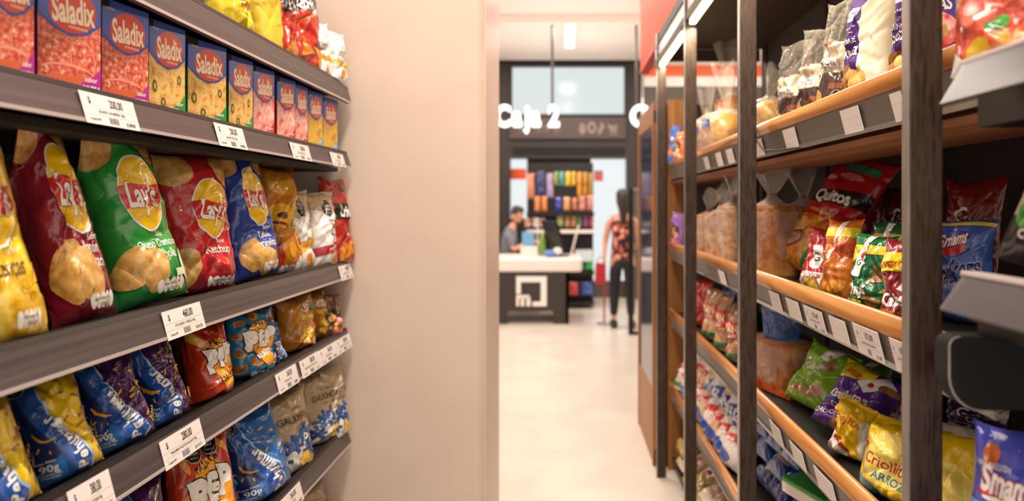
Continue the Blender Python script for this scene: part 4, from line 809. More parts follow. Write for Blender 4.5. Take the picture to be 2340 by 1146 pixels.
pk(-1, 'crisp_bag', 'yellow bag with blue wave band leaning beside the purple wave bags', G4, 'wave_yellow', '#e8c020', 78, 225, 850, Z4, .815, 32, .09, lean=16, roll=-11)
pk(-1, 'crisp_bag', 'purple and blue wave bag, the nearer of two, beside the yellow one', G4, 'wave_purple', '#4c1c54', 206, 345, 800, Z4, .815, 30, .09, lean=15, roll=-11)
pk(-1, 'crisp_bag', 'purple and blue wave bag, the farther of two, beside the red bag', G4, 'wave_purple', '#4c1c54', 318, 428, 765, Z4, .815, 30, .08, lean=13, roll=-11)
pk(-1, 'snack_bag', 'red snack bag with big white letters on the fourth shelf', G4, 'pep_red', '#c2381e', 424, 520, 732, Z4, .815, 26, .09, lean=7)
pk(-1, 'snack_bag', 'blue ring snack bag with pretzel rings all over', G4, 'pep_blue', '#2a7ca8', 512, 622, 705, Z4, .815, 26, .09, lean=8, roll=3)
pk(-1, 'crisp_bag', 'small blue wave bag tucked behind the ring snack bag', G4, 'wave_blue', '#2a6cb4', 588, 637, 740, Z4, .82, 22, .06, lean=8)
pk(-1, 'snack_bag', 'orange corn snack bag with white lettering', G4, 'corn_orange', '#c8802c', 632, 715, 672, Z4, .82, 24, .08, lean=5)
pk(-1, 'snack_bag', 'orange corn snack bag half behind its neighbour with green patch', G4, 'corn_orange', '#b8742c', 690, 745, 665, Z4, .82, 22, .07, lean=5)
pk(-1, 'snack_bag', 'small brown snack bag against the beige wall', G4, 'mix_brown', '#6c3c24', 724, 778, 675, Z4, .785, 24, .06, lean=5)
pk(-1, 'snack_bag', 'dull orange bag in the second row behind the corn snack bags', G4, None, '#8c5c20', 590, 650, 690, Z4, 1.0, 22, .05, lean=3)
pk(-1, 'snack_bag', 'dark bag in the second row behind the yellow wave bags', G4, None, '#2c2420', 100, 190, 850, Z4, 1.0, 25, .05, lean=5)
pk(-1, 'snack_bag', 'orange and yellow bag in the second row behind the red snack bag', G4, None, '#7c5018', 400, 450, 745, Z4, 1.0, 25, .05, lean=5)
G5 = 'bags on the fifth snack shelf'
pk(-1, 'crisp_bag', 'purple and blue wave bag at the bottom picture edge', G5, 'wave_purple', '#4c1c54', 255, 385, 1105, Z5, .815, 28, .09, lean=12)
pk(-1, 'snack_bag', 'red snack bag with two black octagon warnings', G5, 'pep_octagons', '#c2381e', 385, 535, 985, Z5, .815, 26, .1, lean=10)
pk(-1, 'snack_bag', 'blue snack bag with big white letter beside the octagon bag', G5, 'pep_blue_low', '#2a8cb8', 492, 592, 985, Z5, .86, 24, .08, lean=9)
pk(-1, 'crisp_bag', 'blue wave bag leaning beside the beige crisp bags', G5, 'wave_blue', '#2a6cb4', 535, 655, 940, Z5, .815, 26, .09, lean=12, roll=-9)
pk(-1, 'crisp_bag', 'beige crisp bag with blue crosses beside the blue wave bag', G5, 'field_beige', '#bfa684', 600, 705, 898, Z5, .82, 24, .09, lean=8)
pk(-1, 'crisp_bag', 'middle beige crisp bag with blue crosses', G5, 'field_beige', '#bfa684', 688, 768, 855, Z5, .815, 24, .08, lean=7)
pk(-1, 'crisp_bag', 'beige crisp bag with blue crosses against the wall', G5, 'field_beige', '#bfa684', 738, 786, 842, Z5, .78, 22, .07, lean=7)
pk(-1, 'crisp_bag', 'beige crisp bag on the lowest shelf showing only its top', 'bags on the lowest snack shelf', 'field_beige', '#bfa684', 680, 745, 1120, Z6, .85, 24, .08, lean=7)

# ---- clear bags with bread
def wrapper(name, parent, w, d, hb, ht, seed, loc=(0, 0, 0), mat='clear_film', flare=.045, lean=0):
    r = np.random.RandomState(seed); n = 44; rings = []; p1, p2, p3 = r.uniform(0, 6.28, 3)
    for j in range(30):
        s = j/29; th = np.linspace(0, 2*np.pi, n, endpoint=False)
        z = s*(hb+ht); k = z/hb
        if k <= .86: f = min(1, .9+.1*k)
        elif k <= 1.12: q = (k-.86)/.26; f = 1-(q*q*(3-2*q))*.82
        else: f = .18 + .0*k
        cs, sn = np.cos(th), np.sin(th); e = .5 if k < 1 else 1
        x = np.sign(cs)*np.abs(cs)**e*w/2*f; y = np.sign(sn)*np.abs(sn)**e*d/2*f
        if k > 1.12:
            q = (z-hb*1.12)/(hb+ht-hb*1.12); R_ = .011+flare*q**.8
            x = cs*R_*(1+.35*np.sin(3*th+p1))+q*(p3-3.1)*.016; y = sn*R_*.6*(1+.3*np.sin(2*th+p2)); z = z+q*.022*np.sin(3*th+p3)
        wr = 1+.04*np.sin(9*th+p1+6*s)*(.3+min(1, abs(k-1)**-1*.12 if abs(k-1) > .12 else 1))
        rings.append(np.stack([x*wr, y*wr, np.full(n, 0.)+z], 1))
    o = MB().rings(rings, mat, True, False).build(name, parent=parent, smooth=True, loc=loc); o.rotation_euler = (lean, 0, 0); return o
def loaf(w, d, h, crust='@bread', face='@crumb', slices=12):
    mb = MB(); n = 28; R_ = []; th = np.linspace(0, 2*np.pi, n, endpoint=False)
    cs, sn = np.cos(th), np.sin(th)
    for j in range(slices*2+1):
        z = h*j/(slices*2); f = 1 if 0 < j < slices*2 else .94
        R_.append(np.stack([np.sign(cs)*np.abs(cs)**.42*w/2*f, np.sign(sn)*np.abs(sn)**.42*d/2*f, np.full(n, z)], 1))
    mb.rings(R_, crust); mb.m[-1] = face; mb.m[-2] = face; return mb
def bread(label, group, x0, x1, ytop, z, Xc, side=1, d=20, dp=.11, tail=.09, crust='@bread', seed=1, band=None, tie=True, slices=12, frac=.72, wmat='clear_film'):
    (x, y, z), rz, w, h = place(x0, x1, ytop, z, Xc, d, side)
    r = empty('bread_bag', (x, y, z), rz); tag(r, label, 'bread', group); hb = h*frac
    loaf(w*.94, dp, hb*.96, crust, slices=slices).build('loaf', parent=r, fin='matte', loc=(0, 0, .002))
    wrapper('wrapper', r, w, dp*1.08, hb, h-hb, seed, flare=.02+h*.1, mat=wmat)
    if tie:
        MB().tube([(.014*math.cos(t), .012*math.sin(t), hb*1.12) for t in np.linspace(0, 6.28, 13)], .0025, 'tie_red', 6).build('twist_tie', parent=r)
    if band:
        mb = MB(); hw, hd = w*.5, dp*.56
        mb.prism([(-hw, -hd), (hw, -hd), (hw, hd), (-hw, hd)], 'z', hb*.04, hb*.2, band); mb.f = mb.f[2:]; mb.m = mb.m[2:]
        mb.build('printed_band', parent=r)
    return r
S1, S2, S3, S4, S5 = [z-.03 for z in RZ]
GB = 'breads on the bakery rack'
# ---- top shelf
def swirl(label, x0, x1, ytop, z, Xc, seed=0, col='@dough', tail=True):
    (x, y, z), rz, w, h = place(x0, x1, ytop, z, Xc, 20, 1); h = min(h, w*1.1) if not tail else h
    r = empty('sweet_bread', (x, y, z), rz); tag(r, label, 'bread', GB); hb = w*.95
    R_ = []; n = 36
    for j in range(19):
        t = math.pi*(j+.2)/18.4; th = np.linspace(0, 2*np.pi, n, endpoint=False)
        g = 1+.06*np.abs(np.sin(3*th+1.4*t+seed)); R_.append(np.stack([w/2*math.sin(t)*np.cos(th)*g, w/2*math.sin(t)*np.sin(th)*g, hb/2-hb/2*math.cos(t)*np.ones(n)], 1))
    MB().rings(R_, col).build('loaf', parent=r, fin='card', smooth=True)
    if tail:
        wrapper('wrapper', r, w*1.08, w*1.08, hb, max(.05, h-hb), seed+3, flare=.05)
        MB().box(-.03, .03, -w*.56, -w*.54, hb*.62, hb*.8, '#2c58b0').build('clip', parent=r)
    return r
swirl('round golden bread with blue clip beside the caramel packs', 1728, 1790, 165, S1, .70, 1)
GT = 'packs on the top rack shelf'
kw = dict(fin='film', clear_above=.6)
pk(1, 'food_bag', 'caramel and cream pack in crumpled clear film, farthest of three', GT, 'nougat', '#d8c8b0', 1782, 1848, 92, S1, .69, 25, .07, lean=4, hmul=1.0, **kw)
pk(1, 'food_bag', 'caramel and cream pack in crumpled clear film, middle of three', GT, 'nougat', '#d8c8b0', 1832, 1898, 60, S1, .70, 25, .07, lean=4, **kw)
pk(1, 'food_bag', 'caramel and cream pack in crumpled clear film, beside the purple flour bag', GT, 'nougat', '#d8c8b0', 1882, 1952, -8, S1, .70, 25, .07, lean=7, **kw)
pk(1, 'flour_bag', 'purple and cream rice flour bag with almonds printed on it', GT, 'rice_flour', '#e8dcc4', 1938, 2052, -40, S1, .70, 28, .1, lean=6, fin='paper')
pk(1, 'flour_bag', 'purple and cream flour bag partly behind the nearest steel post', GT, 'rice_flour', '#e8dcc4', 2046, 2150, -90, S1, .72, 28, .1, lean=6, fin='paper')
pk(1, 'flour_bag', 'purple pizza flour bag showing between the steel post and red pasta bag', GT, 'pizza_flour', '#5a3c88', 2120, 2225, -160, S1, .74, 25, .09, lean=4, fin='paper')
swirl('round bread in clear film in the far bay of the top shelf', 1632, 1692, 150, S1, .72, 2)
swirl('small bread in clear film just behind the second steel post', 1590, 1640, 195, S1, .80, 4, '@orangefood')
bread('pale rolls in tall clear bag at the back of the top shelf', GB, 1645, 1700, 90, S1, .92, seed=5, frac=.55)
swirl('clear bag of small pale rolls at the rail of the top shelf', 1605, 1652, 262, S1, .665, 6, '@crumb')
pk(1, 'snack_bag', 'bright orange bag on the top shelf behind the third steel post', GT, None, '#e0622c', 1583, 1618, 270, S1, .68, 25, .06, lean=4)
pk(1, 'snack_bag', 'blue and white bag at the far end of the top shelf', GT, 'cookies_blue', '#3c68b8', 1532, 1552, 285, S1, .63, 25, .06, lean=4)
pk(1, 'snack_bag', 'orange and blue bag at the far end of the top shelf beside the third post', GT, 'mix_brown', '#e07038', 1546, 1568, 300, S1, .63, 25, .06, lean=4)
pk(1, 'snack_bag', 'dull brown bag leaning on the wooden end panel', GT, None, '#a07048', 1560, 1590, 262, S1, .78, 25, .06, lean=4)
# ---- middle shelf
GM = 'packs on the middle rack shelf'
bread('sliced brown bread in clear bag next to the second steel post', GB, 1728, 1800, 385, S2, .68, seed=11, dp=.13, frac=.68)
bread('dark crusted loaf in clear bag behind the sliced bread', GB, 1792, 1880, 390, S2, .86, seed=12, dp=.13, frac=.66, crust='@nut')
for k, (a, b, yt, Xc, lab) in enumerate([(1604, 1640, 440, .69, 'rye loaf in clear bag in the far bay, farthest of three'), (1632, 1668, 425, .68, 'rye loaf in clear bag in the far bay, middle of three'), (1660, 1698, 395, .68, 'rye loaf in clear bag in the far bay, beside the second post')]):
    bread(lab, GB, a, b, yt, S2, Xc, seed=20+k, dp=.12, crust='@crumb', frac=.66)
bread('rolls in clear bag at the back of the far bay, middle shelf', GB, 1625, 1690, 395, S2, .95, seed=24, frac=.6)
pk(1, 'snack_bag', 'green and white patterned bag in the far bay beside the rye loaves', GM, 'cookies_blue', '#2c8c4c', 1582, 1616, 500, S2, .68, 25, .06, lean=3)
pk(1, 'snack_bag', 'purple patterned bag on the middle shelf behind the third post', GM, 'mix_brown', '#8c5ca8', 1536, 1566, 485, S2, .63, 25, .06, lean=3)
pk(1, 'snack_bag', 'big red tortilla bag slanting back behind the small chip bags', GM, 'red_tortilla', '#b42024', 1825, 1950, 372, S2, .84, 22, .13, lean=30, roll=14)
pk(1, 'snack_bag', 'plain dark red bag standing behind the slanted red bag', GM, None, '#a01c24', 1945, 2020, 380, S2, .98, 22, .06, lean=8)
pk(1, 'snack_bag', 'red and white corn snack bag between the slanted red bag and orange bag', GM, 'nachos_red', '#b82830', 1842, 1912, 520, S2, .70, 28, .06, lean=14)
pk(1, 'snack_bag', 'orange snack bag with white stripe beside the green chip bag', GM, 'orange_puffs', '#d07428', 1886, 1966, 500, S2, .69, 28, .08, lean=9)
pk(1, 'snack_bag', 'green chip bag with brown triangles, front row', GM, 'chips_green', '#1f6c3c', 1948, 2046, 535, S2, .675, 28, .07, lean=7)
pk(1, 'snack_bag', 'green chip bag with yellow patch in the second row', GM, 'chips_green', '#1f6c3c', 1990, 2085, 507, S2, .80, 28, .06, lean=4)
pk(1, 'snack_bag', 'maroon vegetable chip bag partly behind the nearest steel post', GM, 'chips_maroon', '#8c1c2c', 2018, 2122, 545, S2, .665, 28, .07, lean=6)
pk(1, 'cracker_bag', 'blue cracker bag with yellow top edge behind the nearest post', GM, 'blue_crackers', '#3c5cb0', 2120, 2275, 500, S2, .80, 30, .07, lean=4)
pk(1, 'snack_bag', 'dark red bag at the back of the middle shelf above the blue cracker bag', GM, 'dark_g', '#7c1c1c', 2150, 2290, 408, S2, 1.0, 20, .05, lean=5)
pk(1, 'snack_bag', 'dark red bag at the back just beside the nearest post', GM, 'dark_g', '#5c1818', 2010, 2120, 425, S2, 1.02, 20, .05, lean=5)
# ---- third shelf
GD = 'packs on the third rack shelf'
bread('brown loaf in clear bag with blue and orange printed film', GB, 1728, 1845, 690, S3, .72, seed=31, dp=.13, frac=.6, band='#c85c2c', wmat='clear_film')
wrapper('printed_top', bpy.data.objects[[o.name for o in COL.objects if o.get('label', '').startswith('brown loaf in clear bag with blue')][0]], .12, .1, .14, .09, 77, (0, 0, .17), 'blue_film', .05)
pk(1, 'cracker_bag', 'lime green rice cracker bag leaning back', GD, 'lime_crackers', '#8cb828', 1815, 1925, 805, S3, .76, 28, .08, lean=30, roll=10, crumple=1.4)
pk(1, 'cracker_bag', 'purple sweet rice cracker bag with yellow corner', GD, 'purple_rice', '#5c2c8c', 1878, 2015, 858, S3, .75, 32, .09, lean=32, roll=14, crumple=1.4)
pk(1, 'cracker_bag', 'yellow cracker bag with crumpled top, farther of two', GD, 'criollitas_white', '#e8bc1c', 1905, 2000, 915, S3, .70, 35, .1, lean=14, roll=5, crumple=1.6, fold=(.85, 70, -.05))
pk(1, 'cracker_bag', 'large yellow rice cracker bag with red script lettering', GD, 'criollitas', '#ecc41c', 1968, 2140, 955, S3, .69, 35, .12, lean=12, roll=3, crumple=1.6, fold=(.82, -60, .05))
pk(1, 'cracker_bag', 'yellow cracker bag reappearing beyond the nearest post', GD, 'criollitas', '#ecc41c', 2110, 2270, 1000, S3-.02, .70, 30, .1, lean=12)
pk(1, 'biscuit_pack', 'white biscuit bag with red lettering behind the yellow bags', GD, 'gluten_white', '#dcd0cc', 1990, 2130, 925, S3, .86, 30, .08, lean=20)
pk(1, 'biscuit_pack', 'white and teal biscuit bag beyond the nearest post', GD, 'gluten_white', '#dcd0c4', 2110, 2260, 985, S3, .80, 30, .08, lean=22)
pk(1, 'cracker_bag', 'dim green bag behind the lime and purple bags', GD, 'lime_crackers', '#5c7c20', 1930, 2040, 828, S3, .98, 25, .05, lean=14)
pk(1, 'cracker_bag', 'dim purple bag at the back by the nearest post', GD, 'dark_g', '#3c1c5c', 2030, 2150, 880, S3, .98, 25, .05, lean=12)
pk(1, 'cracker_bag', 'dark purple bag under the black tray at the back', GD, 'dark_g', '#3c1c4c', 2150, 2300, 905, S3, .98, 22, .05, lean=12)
for k, (a, b, yt, Xc, base, key, lab) in enumerate([(1583, 1625, 640, .70, '#c42c28', None, 'red bag of toasts on the third shelf behind the third steel post'),
    (1612, 1650, 660, .68, '#c49468', 'bread_red', 'brown bread pack with red print, middle of three'), (1645, 1672, 672, .675, '#bc8c60', 'bread_red', 'brown bread pack with red top beside the green edged pack'), (1668, 1705, 700, .675, '#b88860', 'bread_red', 'brown bread pack partly behind the second steel post'),
    (1650, 1695, 650, .9, '#3c5cb0', 'bread_blue', 'blue bread pack in the back row of the third shelf'), (1530, 1566, 652, .68, '#cc3c34', None, 'red bag at the far end of the third shelf')]):
    pk(1, 'biscuit_pack', lab, GD, key, base, a, b, yt, S3, Xc, 25, .08, lean=6)
# ---- fourth shelf
GE = 'packs on the fourth rack shelf'
def bpack(label, Y, zz, X=.74, w=.13, l=.22, t=.1, base='#e4d8cc', band='#2c58ac', key='bread_blue', rz=-90, grp=GE, tilt=0):
    o = bag('bread_bag', label, 'bread', grp, key, base, w, l, t, (X, Y, zz), math.radians(rz), lean=62+tilt, crumple=1.3, seed=int(Y*100+zz*50)); return o
n = 0
for i, Y in enumerate(np.linspace(2.52, 3.52, 9)):
    base, key, cn = [('#e4d8cc', 'bread_blue', 'white and blue'), ('#d8b48c', 'bread_blue', 'brown and blue'), ('#e0d0c4', 'bread_red', 'white and red')][(0, 0, 1, 0, 1, 2, 2, 0, 2)[i]]
    bag('bread_bag', f'{cn} striped bread pack on the fourth shelf, {["nearest", "second", "third", "fourth", "fifth", "sixth", "seventh", "eighth", "farthest"][i]} along the wooden rail', 'bread', GE, key, base, .15, .30, .11, (.655, Y, S4), math.radians(-80), lean=20, crumple=1.4, seed=60+i)
for i, Y in enumerate(np.linspace(1.72, 2.32, 5)):
    for j in range(3 if i > 1 else 2):
        bag('bread_bag', f'dark blue bread pack, {["lowest", "middle", "topmost"][j]} layer, {["first", "second", "third", "fourth", "fifth"][i]} stack counted from the green box', 'bread', 'stacked dark blue bread packs', 'bread_navy', '#1f3c84', .135, .22, .095, (.70, Y, S4+.003+j*.088), math.radians(-84), lean=72, crumple=1.2, seed=80+i*3+j, lod=2)
def pbox(label, x, y, z, w, d, h, rz):
    mb = MB().box(-w/2, w/2, 0, d, 0, h*.7, '#e8dcd0').box(-w/2, w/2, 0, d, h*.7, h, '#3c9440')
    drape(mb, 'cracker_box', plane_surf((0, 0, h), (w, 0, 0), (0, d, 0)), .0003, .00006); o = mb.build('cracker_box', fin='card', loc=(x, y, z), rz=rz, bevel=.004)
    return tag(o, label, 'cracker box', 'boxes on the bakery rack')
pbox('green and cream cracker box lying on the blue bread packs', .67, 1.84, S4+.185, .17, .14, .045, math.radians(-70))
# ---- lowest shelf
GF = 'gold packs on the lowest rack shelf'
for i, Y in enumerate(np.linspace(2.5, 3.5, 6)):
    for j in range(2):
        bag('snack_bag', f'gold and white grain pack, {["lower", "upper"][j]} layer, {["nearest", "second", "third", "fourth", "fifth", "farthest"][i]} on the lowest shelf', 'snack bag', GF, 'grain_pack', ('@cereal', '#cdb89c')[(i+j) % 2 == 1], .16, .2, .07, (.62, Y, S5+j*.075), math.radians(-86), lean=74, crumple=1.5, seed=120+i*2+j, lod=2)
# ---- near grey shelves
pk(1, 'food_bag', 'clear and red pasta bag with tomato print on the top grey shelf', 'bags on the grey shelving', 'pasta_bag', '#e8c8b0', 2168, 2420, -95, 1.678, .60, 55, .09, lean=6)
pk(1, 'food_bag', 'black and white spaghetti bag on the middle grey shelf', 'bags on the grey shelving', 'spaghetti_bag', '#d8bcb0', 2262, 2500, 290, 1.40, .615, 50, .09, lean=12, roll=18)
pk(1, 'biscuit_pack', 'blue and violet sweet loaf bag at the bottom picture corner', 'bags on the grey shelving', 'sweet_pack', '#4c50b4', 2195, 2400, 985, 1.0, .60, 50, .09, lean=5, roll=4)
nchild(MB().box(.53, .86, .25, .895, .97, .998, 'shelf_dark'), 'shelf')
# ------------------------------------------------------------------ checkout
def KP(px, py, Y): x, z = K(px, py, Y); return x, Y, z
Yc = 8.3; s = Yc/F
desk = empty('checkout_desk', (-.4, Yc+.35, 0)); tag(desk, 'dark checkout desk with white worktop and square m logo', 'checkout desk')
def dchild(mb, name, **k):
    o = mb.build(name, **k); o.parent = desk; o.location = Vector(o.location)-Vector((-.4, Yc+.35, 0)); return o
xl, xr = -1.6, K(1300, 0, Yc)[0]; zt = K(0, 622, Yc)[1]
ax0, ax1, az = K(1160, 0, Yc)[0], K(1265, 0, Yc)[0], K(0, 712, Yc)[1]
fp = MB().prism([(xl, 0), (ax0, 0), (ax0, az-.03), (ax0+.03, az), (ax1-.03, az), (ax1, az-.03), (ax1, 0), (xr, 0), (xr, zt), (xl, zt)], 'y', Yc, Yc+.04, 'counter_dark')
fp.box(xr-.04, xr, Yc, Yc+.7, 0, zt, 'counter_dark')
dchild(fp, 'front_panel')
dchild(MB().box(xl, K(1330, 0, Yc)[0], Yc-.03, Yc+.75, zt, K(0, 590, Yc)[1], 'white_lam'), 'worktop', bevel=.03)
lg = MB(); 
def lr(a, b, c, d): lg.box(K(a, 0, Yc)[0], K(b, 0, Yc)[0], Yc-.012, Yc-.001, K(0, d, Yc)[1], K(0, c, Yc)[1], 'logo_white')
lr(1180, 1249, 632, 645); lr(1236, 1249, 645, 700); lr(1217, 1236, 690, 700); lr(1180, 1190, 645, 672); lr(1180, 1186, 675, 700); lr(1190, 1198, 680, 700); lr(1203, 1212, 680, 700); lr(1186, 1210, 675, 682)
dchild(lg, 'logo')
wt = K(0, 590, Yc)[1]
def small(name, label, cat, mb, x, y, z, **k):
    o = mb.build(name, loc=(x, y, z), **k); return tag(o, label, cat)
x_, _ = K(1210, 0, 8.5); small('dispenser', 'white dispenser box with blue screen on the checkout worktop', 'dispenser', MB().box(-.12, .1, 0, .12, 0, .13, 'white_lam').box(-.1, .06, .02, .08, .13, .32, '#6ca8d4').box(.09, .11, .05, .09, 0, .5, 'white_lam'), x_-.0, 8.55, wt, bevel=.006)
x_, _ = K(1238, 0, 8.5); small('bottle', 'green bottle on the checkout worktop', 'bottle', MB().rings([np.array([(r*math.cos(t), r*math.sin(t), z) for t in np.linspace(0, 6.28, 13)[:-1]]) for r, z in ((.04, 0), (.045, .02), (.045, .2), (.02, .26), (.02, .3))], '#8cb850'), x_, 8.75, wt, smooth=True)
x_, _ = K(1262, 0, 8.5); mon = empty('checkout_monitor', (x_+.1, 8.6, wt)); tag(mon, 'black checkout monitor seen from the side on the worktop', 'monitor')
MB().box(-.02, .02, -.2, .2, .12, .5, 'plastic_black').build('screen', parent=mon, bevel=.005).rotation_euler = (0, -.35, .5)
MB().box(-.02, .02, -.02, .02, 0, .25, 'plastic_black').build('stand', parent=mon); MB().box(-.12, .12, -.1, .1, 0, .015, 'plastic_black').build('foot', parent=mon)
MB().box(-.012, .012, -.02, .02, 0, .42, 'white_lam').build('card_arm', parent=mon, loc=(.14, 0, 0)).rotation_euler = (0, .25, 0)
x_, _ = K(1255, 0, 8.5); small('hand_scanner', 'blue and white scanner lying on the worktop', 'scanner', MB().ell((0, 0, .05), (.09, .05, .05), '#5c84c0').ell((.09, 0, .08), (.06, .045, .05), '#e8e0dc'), x_+.02, 8.42, wt, smooth=True)
# low shelf unit behind the desk
lu = empty('display_stand', (.18, 9.6, 0)); tag(lu, 'black display stand with small goods behind the checkout desk', 'shelving')
Yb = 9.5
def lk(mb, name, **k):
    o = mb.build(name, **k); o.parent = lu; o.location = Vector(o.location)-Vector((.18, 9.6, 0)); return o
bx0, bx1 = K(1203, 0, Yb)[0], K(1358, 0, Yb)[0]
lk(MB().box(bx0, bx1, Yb+.35, Yb+.38, 0, K(0, 372, Yb+.3)[1], 'plastic_black'), 'back_panel')
for nm, y in (('shelf', 690), ('shelf', 620), ('shelf', 527), ('shelf', 486)):
    z = K(0, y, Yb)[1]; o = lk(MB().box(bx0 if y < 540 else K(1296, 0, Yb)[0], bx1, Yb, Yb+.35, max(z-.05, 0), z, 'plastic_black'), nm)
    if y == 527: MB().box(bx0, bx1, Yb-.012, Yb, z-.04, z+.01, 'white_lam').build('white_edge', parent=o)
def goods(label, grp, px0, px1, py0, py1, Y, col, name='packet', key=None, d=.04):
    xa, zb = K(px0, py1, Y); xb, zt_ = K(px1, py0, Y); w, h = xb-xa, zt_-zb
    o = bag(name, label, name, grp, key, col, w*.95, h*.97, min(d, w*.6), ((xa+xb)/2, Y, zb), 0, seed=int(px0*3+py0), lod=4, crumple=1, seals=False)
    return o
row1 = [(1204, 1222, 395, 455, '#c47c5c', 'dusty orange'), (1224, 1246, 390, 448, '#2c3468', 'navy blue'), (1248, 1265, 395, 452, '#a08cb0', 'lilac'), (1266, 1275, 392, 424, '#98a048', 'olive green'), (1276, 1290, 392, 425, '#3c8c8c', 'teal'), (1291, 1304, 392, 425, '#d4b42c', 'yellow, nearest the teal one'), (1305, 1316, 392, 425, '#c8a824', 'mustard yellow'), (1318, 1330, 392, 450, '#d8902c', 'tall orange, beside the mustard one'), (1332, 1342, 392, 450, '#c88420', 'tall dark orange'), (1344, 1354, 394, 450, '#a87c1c', 'brownish gold')]
for a, b, c, d, col, cn in row1: goods(f'{cn} packet hanging in the top row of the checkout stand', 'packets hanging behind the checkout', a, b, c, d, Yb+.3, col)
row2 = [(1221, 1235, 448, 484, '#e08c54', 'orange and violet, first of two'), (1237, 1251, 448, 484, '#e08848', 'orange and violet, second of two'), (1268, 1284, 450, 486, '#3c3ca0', 'violet blue'), (1287, 1303, 450, 482, '#d8a068', 'pale orange'), (1306, 1320, 452, 482, '#c07850', 'brown orange'), (1322, 1338, 448, 482, '#d08878', 'salmon pink'), (1340, 1356, 446, 482, '#cc7c74', 'dark pink')]
for a, b, c, d, col, cn in row2: goods(f'{cn} packet in the second row of the checkout stand', 'packets in the second row behind the checkout', a, b, c, d, Yb+.28, col)
row3 = [(1272, 1288, 488, 518, '#b4b878', 'pale green'), (1290, 1303, 490, 520, '#c4986c', 'tan'), (1304, 1318, 488, 520, '#c88c5c', 'light brown'), (1319, 1330, 490, 520, '#6c8c64', 'grey green'), (1332, 1344, 488, 520, '#9c4c8c', 'magenta'), (1345, 1357, 488, 520, '#b44c64', 'crimson')]
for a, b, c, d, col, cn in row3: goods(f'{cn} packet on the white edged shelf of the checkout stand', 'packets on the white edged shelf', a, b, c, d, Yb+.1, col, 'carton')
row4 = [(1198, 1214, 498, 520, '#d0a090', 'pinkish cigarette'), (1216, 1230, 496, 520, '#dcc8c0', 'white cigarette'), (1231, 1246, 498, 520, '#d8bcb4', 'pale pink cigarette'), (1248, 1262, 506, 522, '#e0d8d4', 'small white')]
for a, b, c, d, col, cn in row4: goods(f'{cn} carton beside the cashier on the checkout stand', 'pale cartons beside the cashier', a, b, c, d, Yb+.06, col, 'carton')
for a, b, c, d, col, cn in [(1300, 1322, 644, 676, '#cc4444', 'red'), (1325, 1356, 644, 676, '#3c5498', 'blue')]: goods(f'{cn} tub on the bottom shelf behind the desk', 'tubs on the bottom shelf', a, b, c, d, Yb+.08, col, 'tub')
for a, b, col, cn in [(1336, 1356, '#38b84c', 'bright green'), (1318, 1334, '#8c9c8c', 'greyish')]: goods(f'{cn} tub just above the bottom shelf behind the desk', 'tubs on the bottom shelf', a, b, 590, 617, Yb+.08, col, 'tub')
tag(MB().box(K(1315, 0, Yb)[0], K(1354, 0, Yb)[0], Yb+.02, Yb+.3, K(0, 584, Yb)[1]-.09, K(0, 562, Yb)[1]-.07, '#c8d4d8').build('paper_tray', fin='matte'), 'pale paper tray under the white edged shelf', 'tray')
tag(MB().box(K(1167, 0, 10.66)[0], K(1202, 0, 10.66)[0], 10.66, 10.70, K(0, 410, 10.66)[1], K(0, 386, 10.66)[1], '#d8542c').build('red_sign', fin='matte'), 'orange red sign on the bright panel above the cashier', 'sign')
tag(MB().box(K(1358, 0, 10.66)[0], K(1378, 0, 10.66)[0], 10.66, 10.70, K(0, 414, 10.66)[1], K(0, 390, 10.66)[1], '#a4645c').add([(K(1360, 0, 10.655)[0], 10.655, K(0, 412, 10.655)[1]), (K(1376, 0, 10.655)[0], 10.655, K(0, 412, 10.655)[1]), (K(1376, 0, 10.655)[0], 10.655, K(0, 404, 10.655)[1]), (K(1360, 0, 10.655)[0], 10.655, K(0, 404, 10.655)[1])], [(0, 1, 2, 3)], '#d84c2c').build('poster', fin='matte'), 'small brown poster on the tall bright glass', 'poster')

# ------------------------------------------------------------------ people
def skin_mesh(name, chains, mat, parent=None, sub=1):
    """chains: lists of (point, radius); points shared by coordinates join the chains"""
    vs, rad, ed, ix = [], [], [], {}
    for ch in chains:
        prev = None
        for p, r in ch:
            k = tuple(round(c, 4) for c in p)
            if k not in ix: ix[k] = len(vs); vs.append(p); rad.append(r)
            if prev is not None and prev != ix[k]: ed.append((prev, ix[k]))
            prev = ix[k]
    me = bpy.data.meshes.new(name); me.from_pydata(vs, ed, []); o = bpy.data.objects.new(name, me); COL.objects.link(o)
    o.modifiers.new('skin', 'SKIN').use_smooth_shade = True
    for i, d in enumerate(me.skin_vertices[0].data):
        r = rad[i]; d.radius = r if isinstance(r, tuple) else (r, r); d.use_root = (i == 0)
    m = o.modifiers.new('sub', 'SUBSURF'); m.levels = sub; m.render_levels = sub
    me.materials.append(N(mat) if mat[0] != '@' else M(mat, 'matte'))
    if parent: o.parent = parent
    return o
def hand(wrist, d, up, s=1):
    """five curled finger chains from the wrist along d; up points to the back of the hand"""
    w = Vector(wrist); d = Vector(d).normalized(); up = Vector(up).normalized(); sd = d.cross(up)*s; ch = []
    palm = w+d*.05; ch.append([(tuple(w), .022), (tuple(palm), (.03, .016))])
    for k, (o, l) in enumerate(((-.028, .062), (-.01, .072), (.009, .068), (.027, .054))):
        a = palm+sd*o+d*.035; b = a+d*l*.5-up*l*.12; c = b+d*l*.3-up*l*.35
        ch.append([(tuple(palm), (.03, .016)), (tuple(a), .0095), (tuple(b), .0088), (tuple(c), .0078)])
    a = w+d*.03-sd*.03; b = a+d*.03-sd*.018-up*.012; c = b+d*.024-up*.012
    ch.append([(tuple(palm), (.03, .016)), (tuple(a), .011), (tuple(b), .010), (tuple(c), .0085)])
    return ch
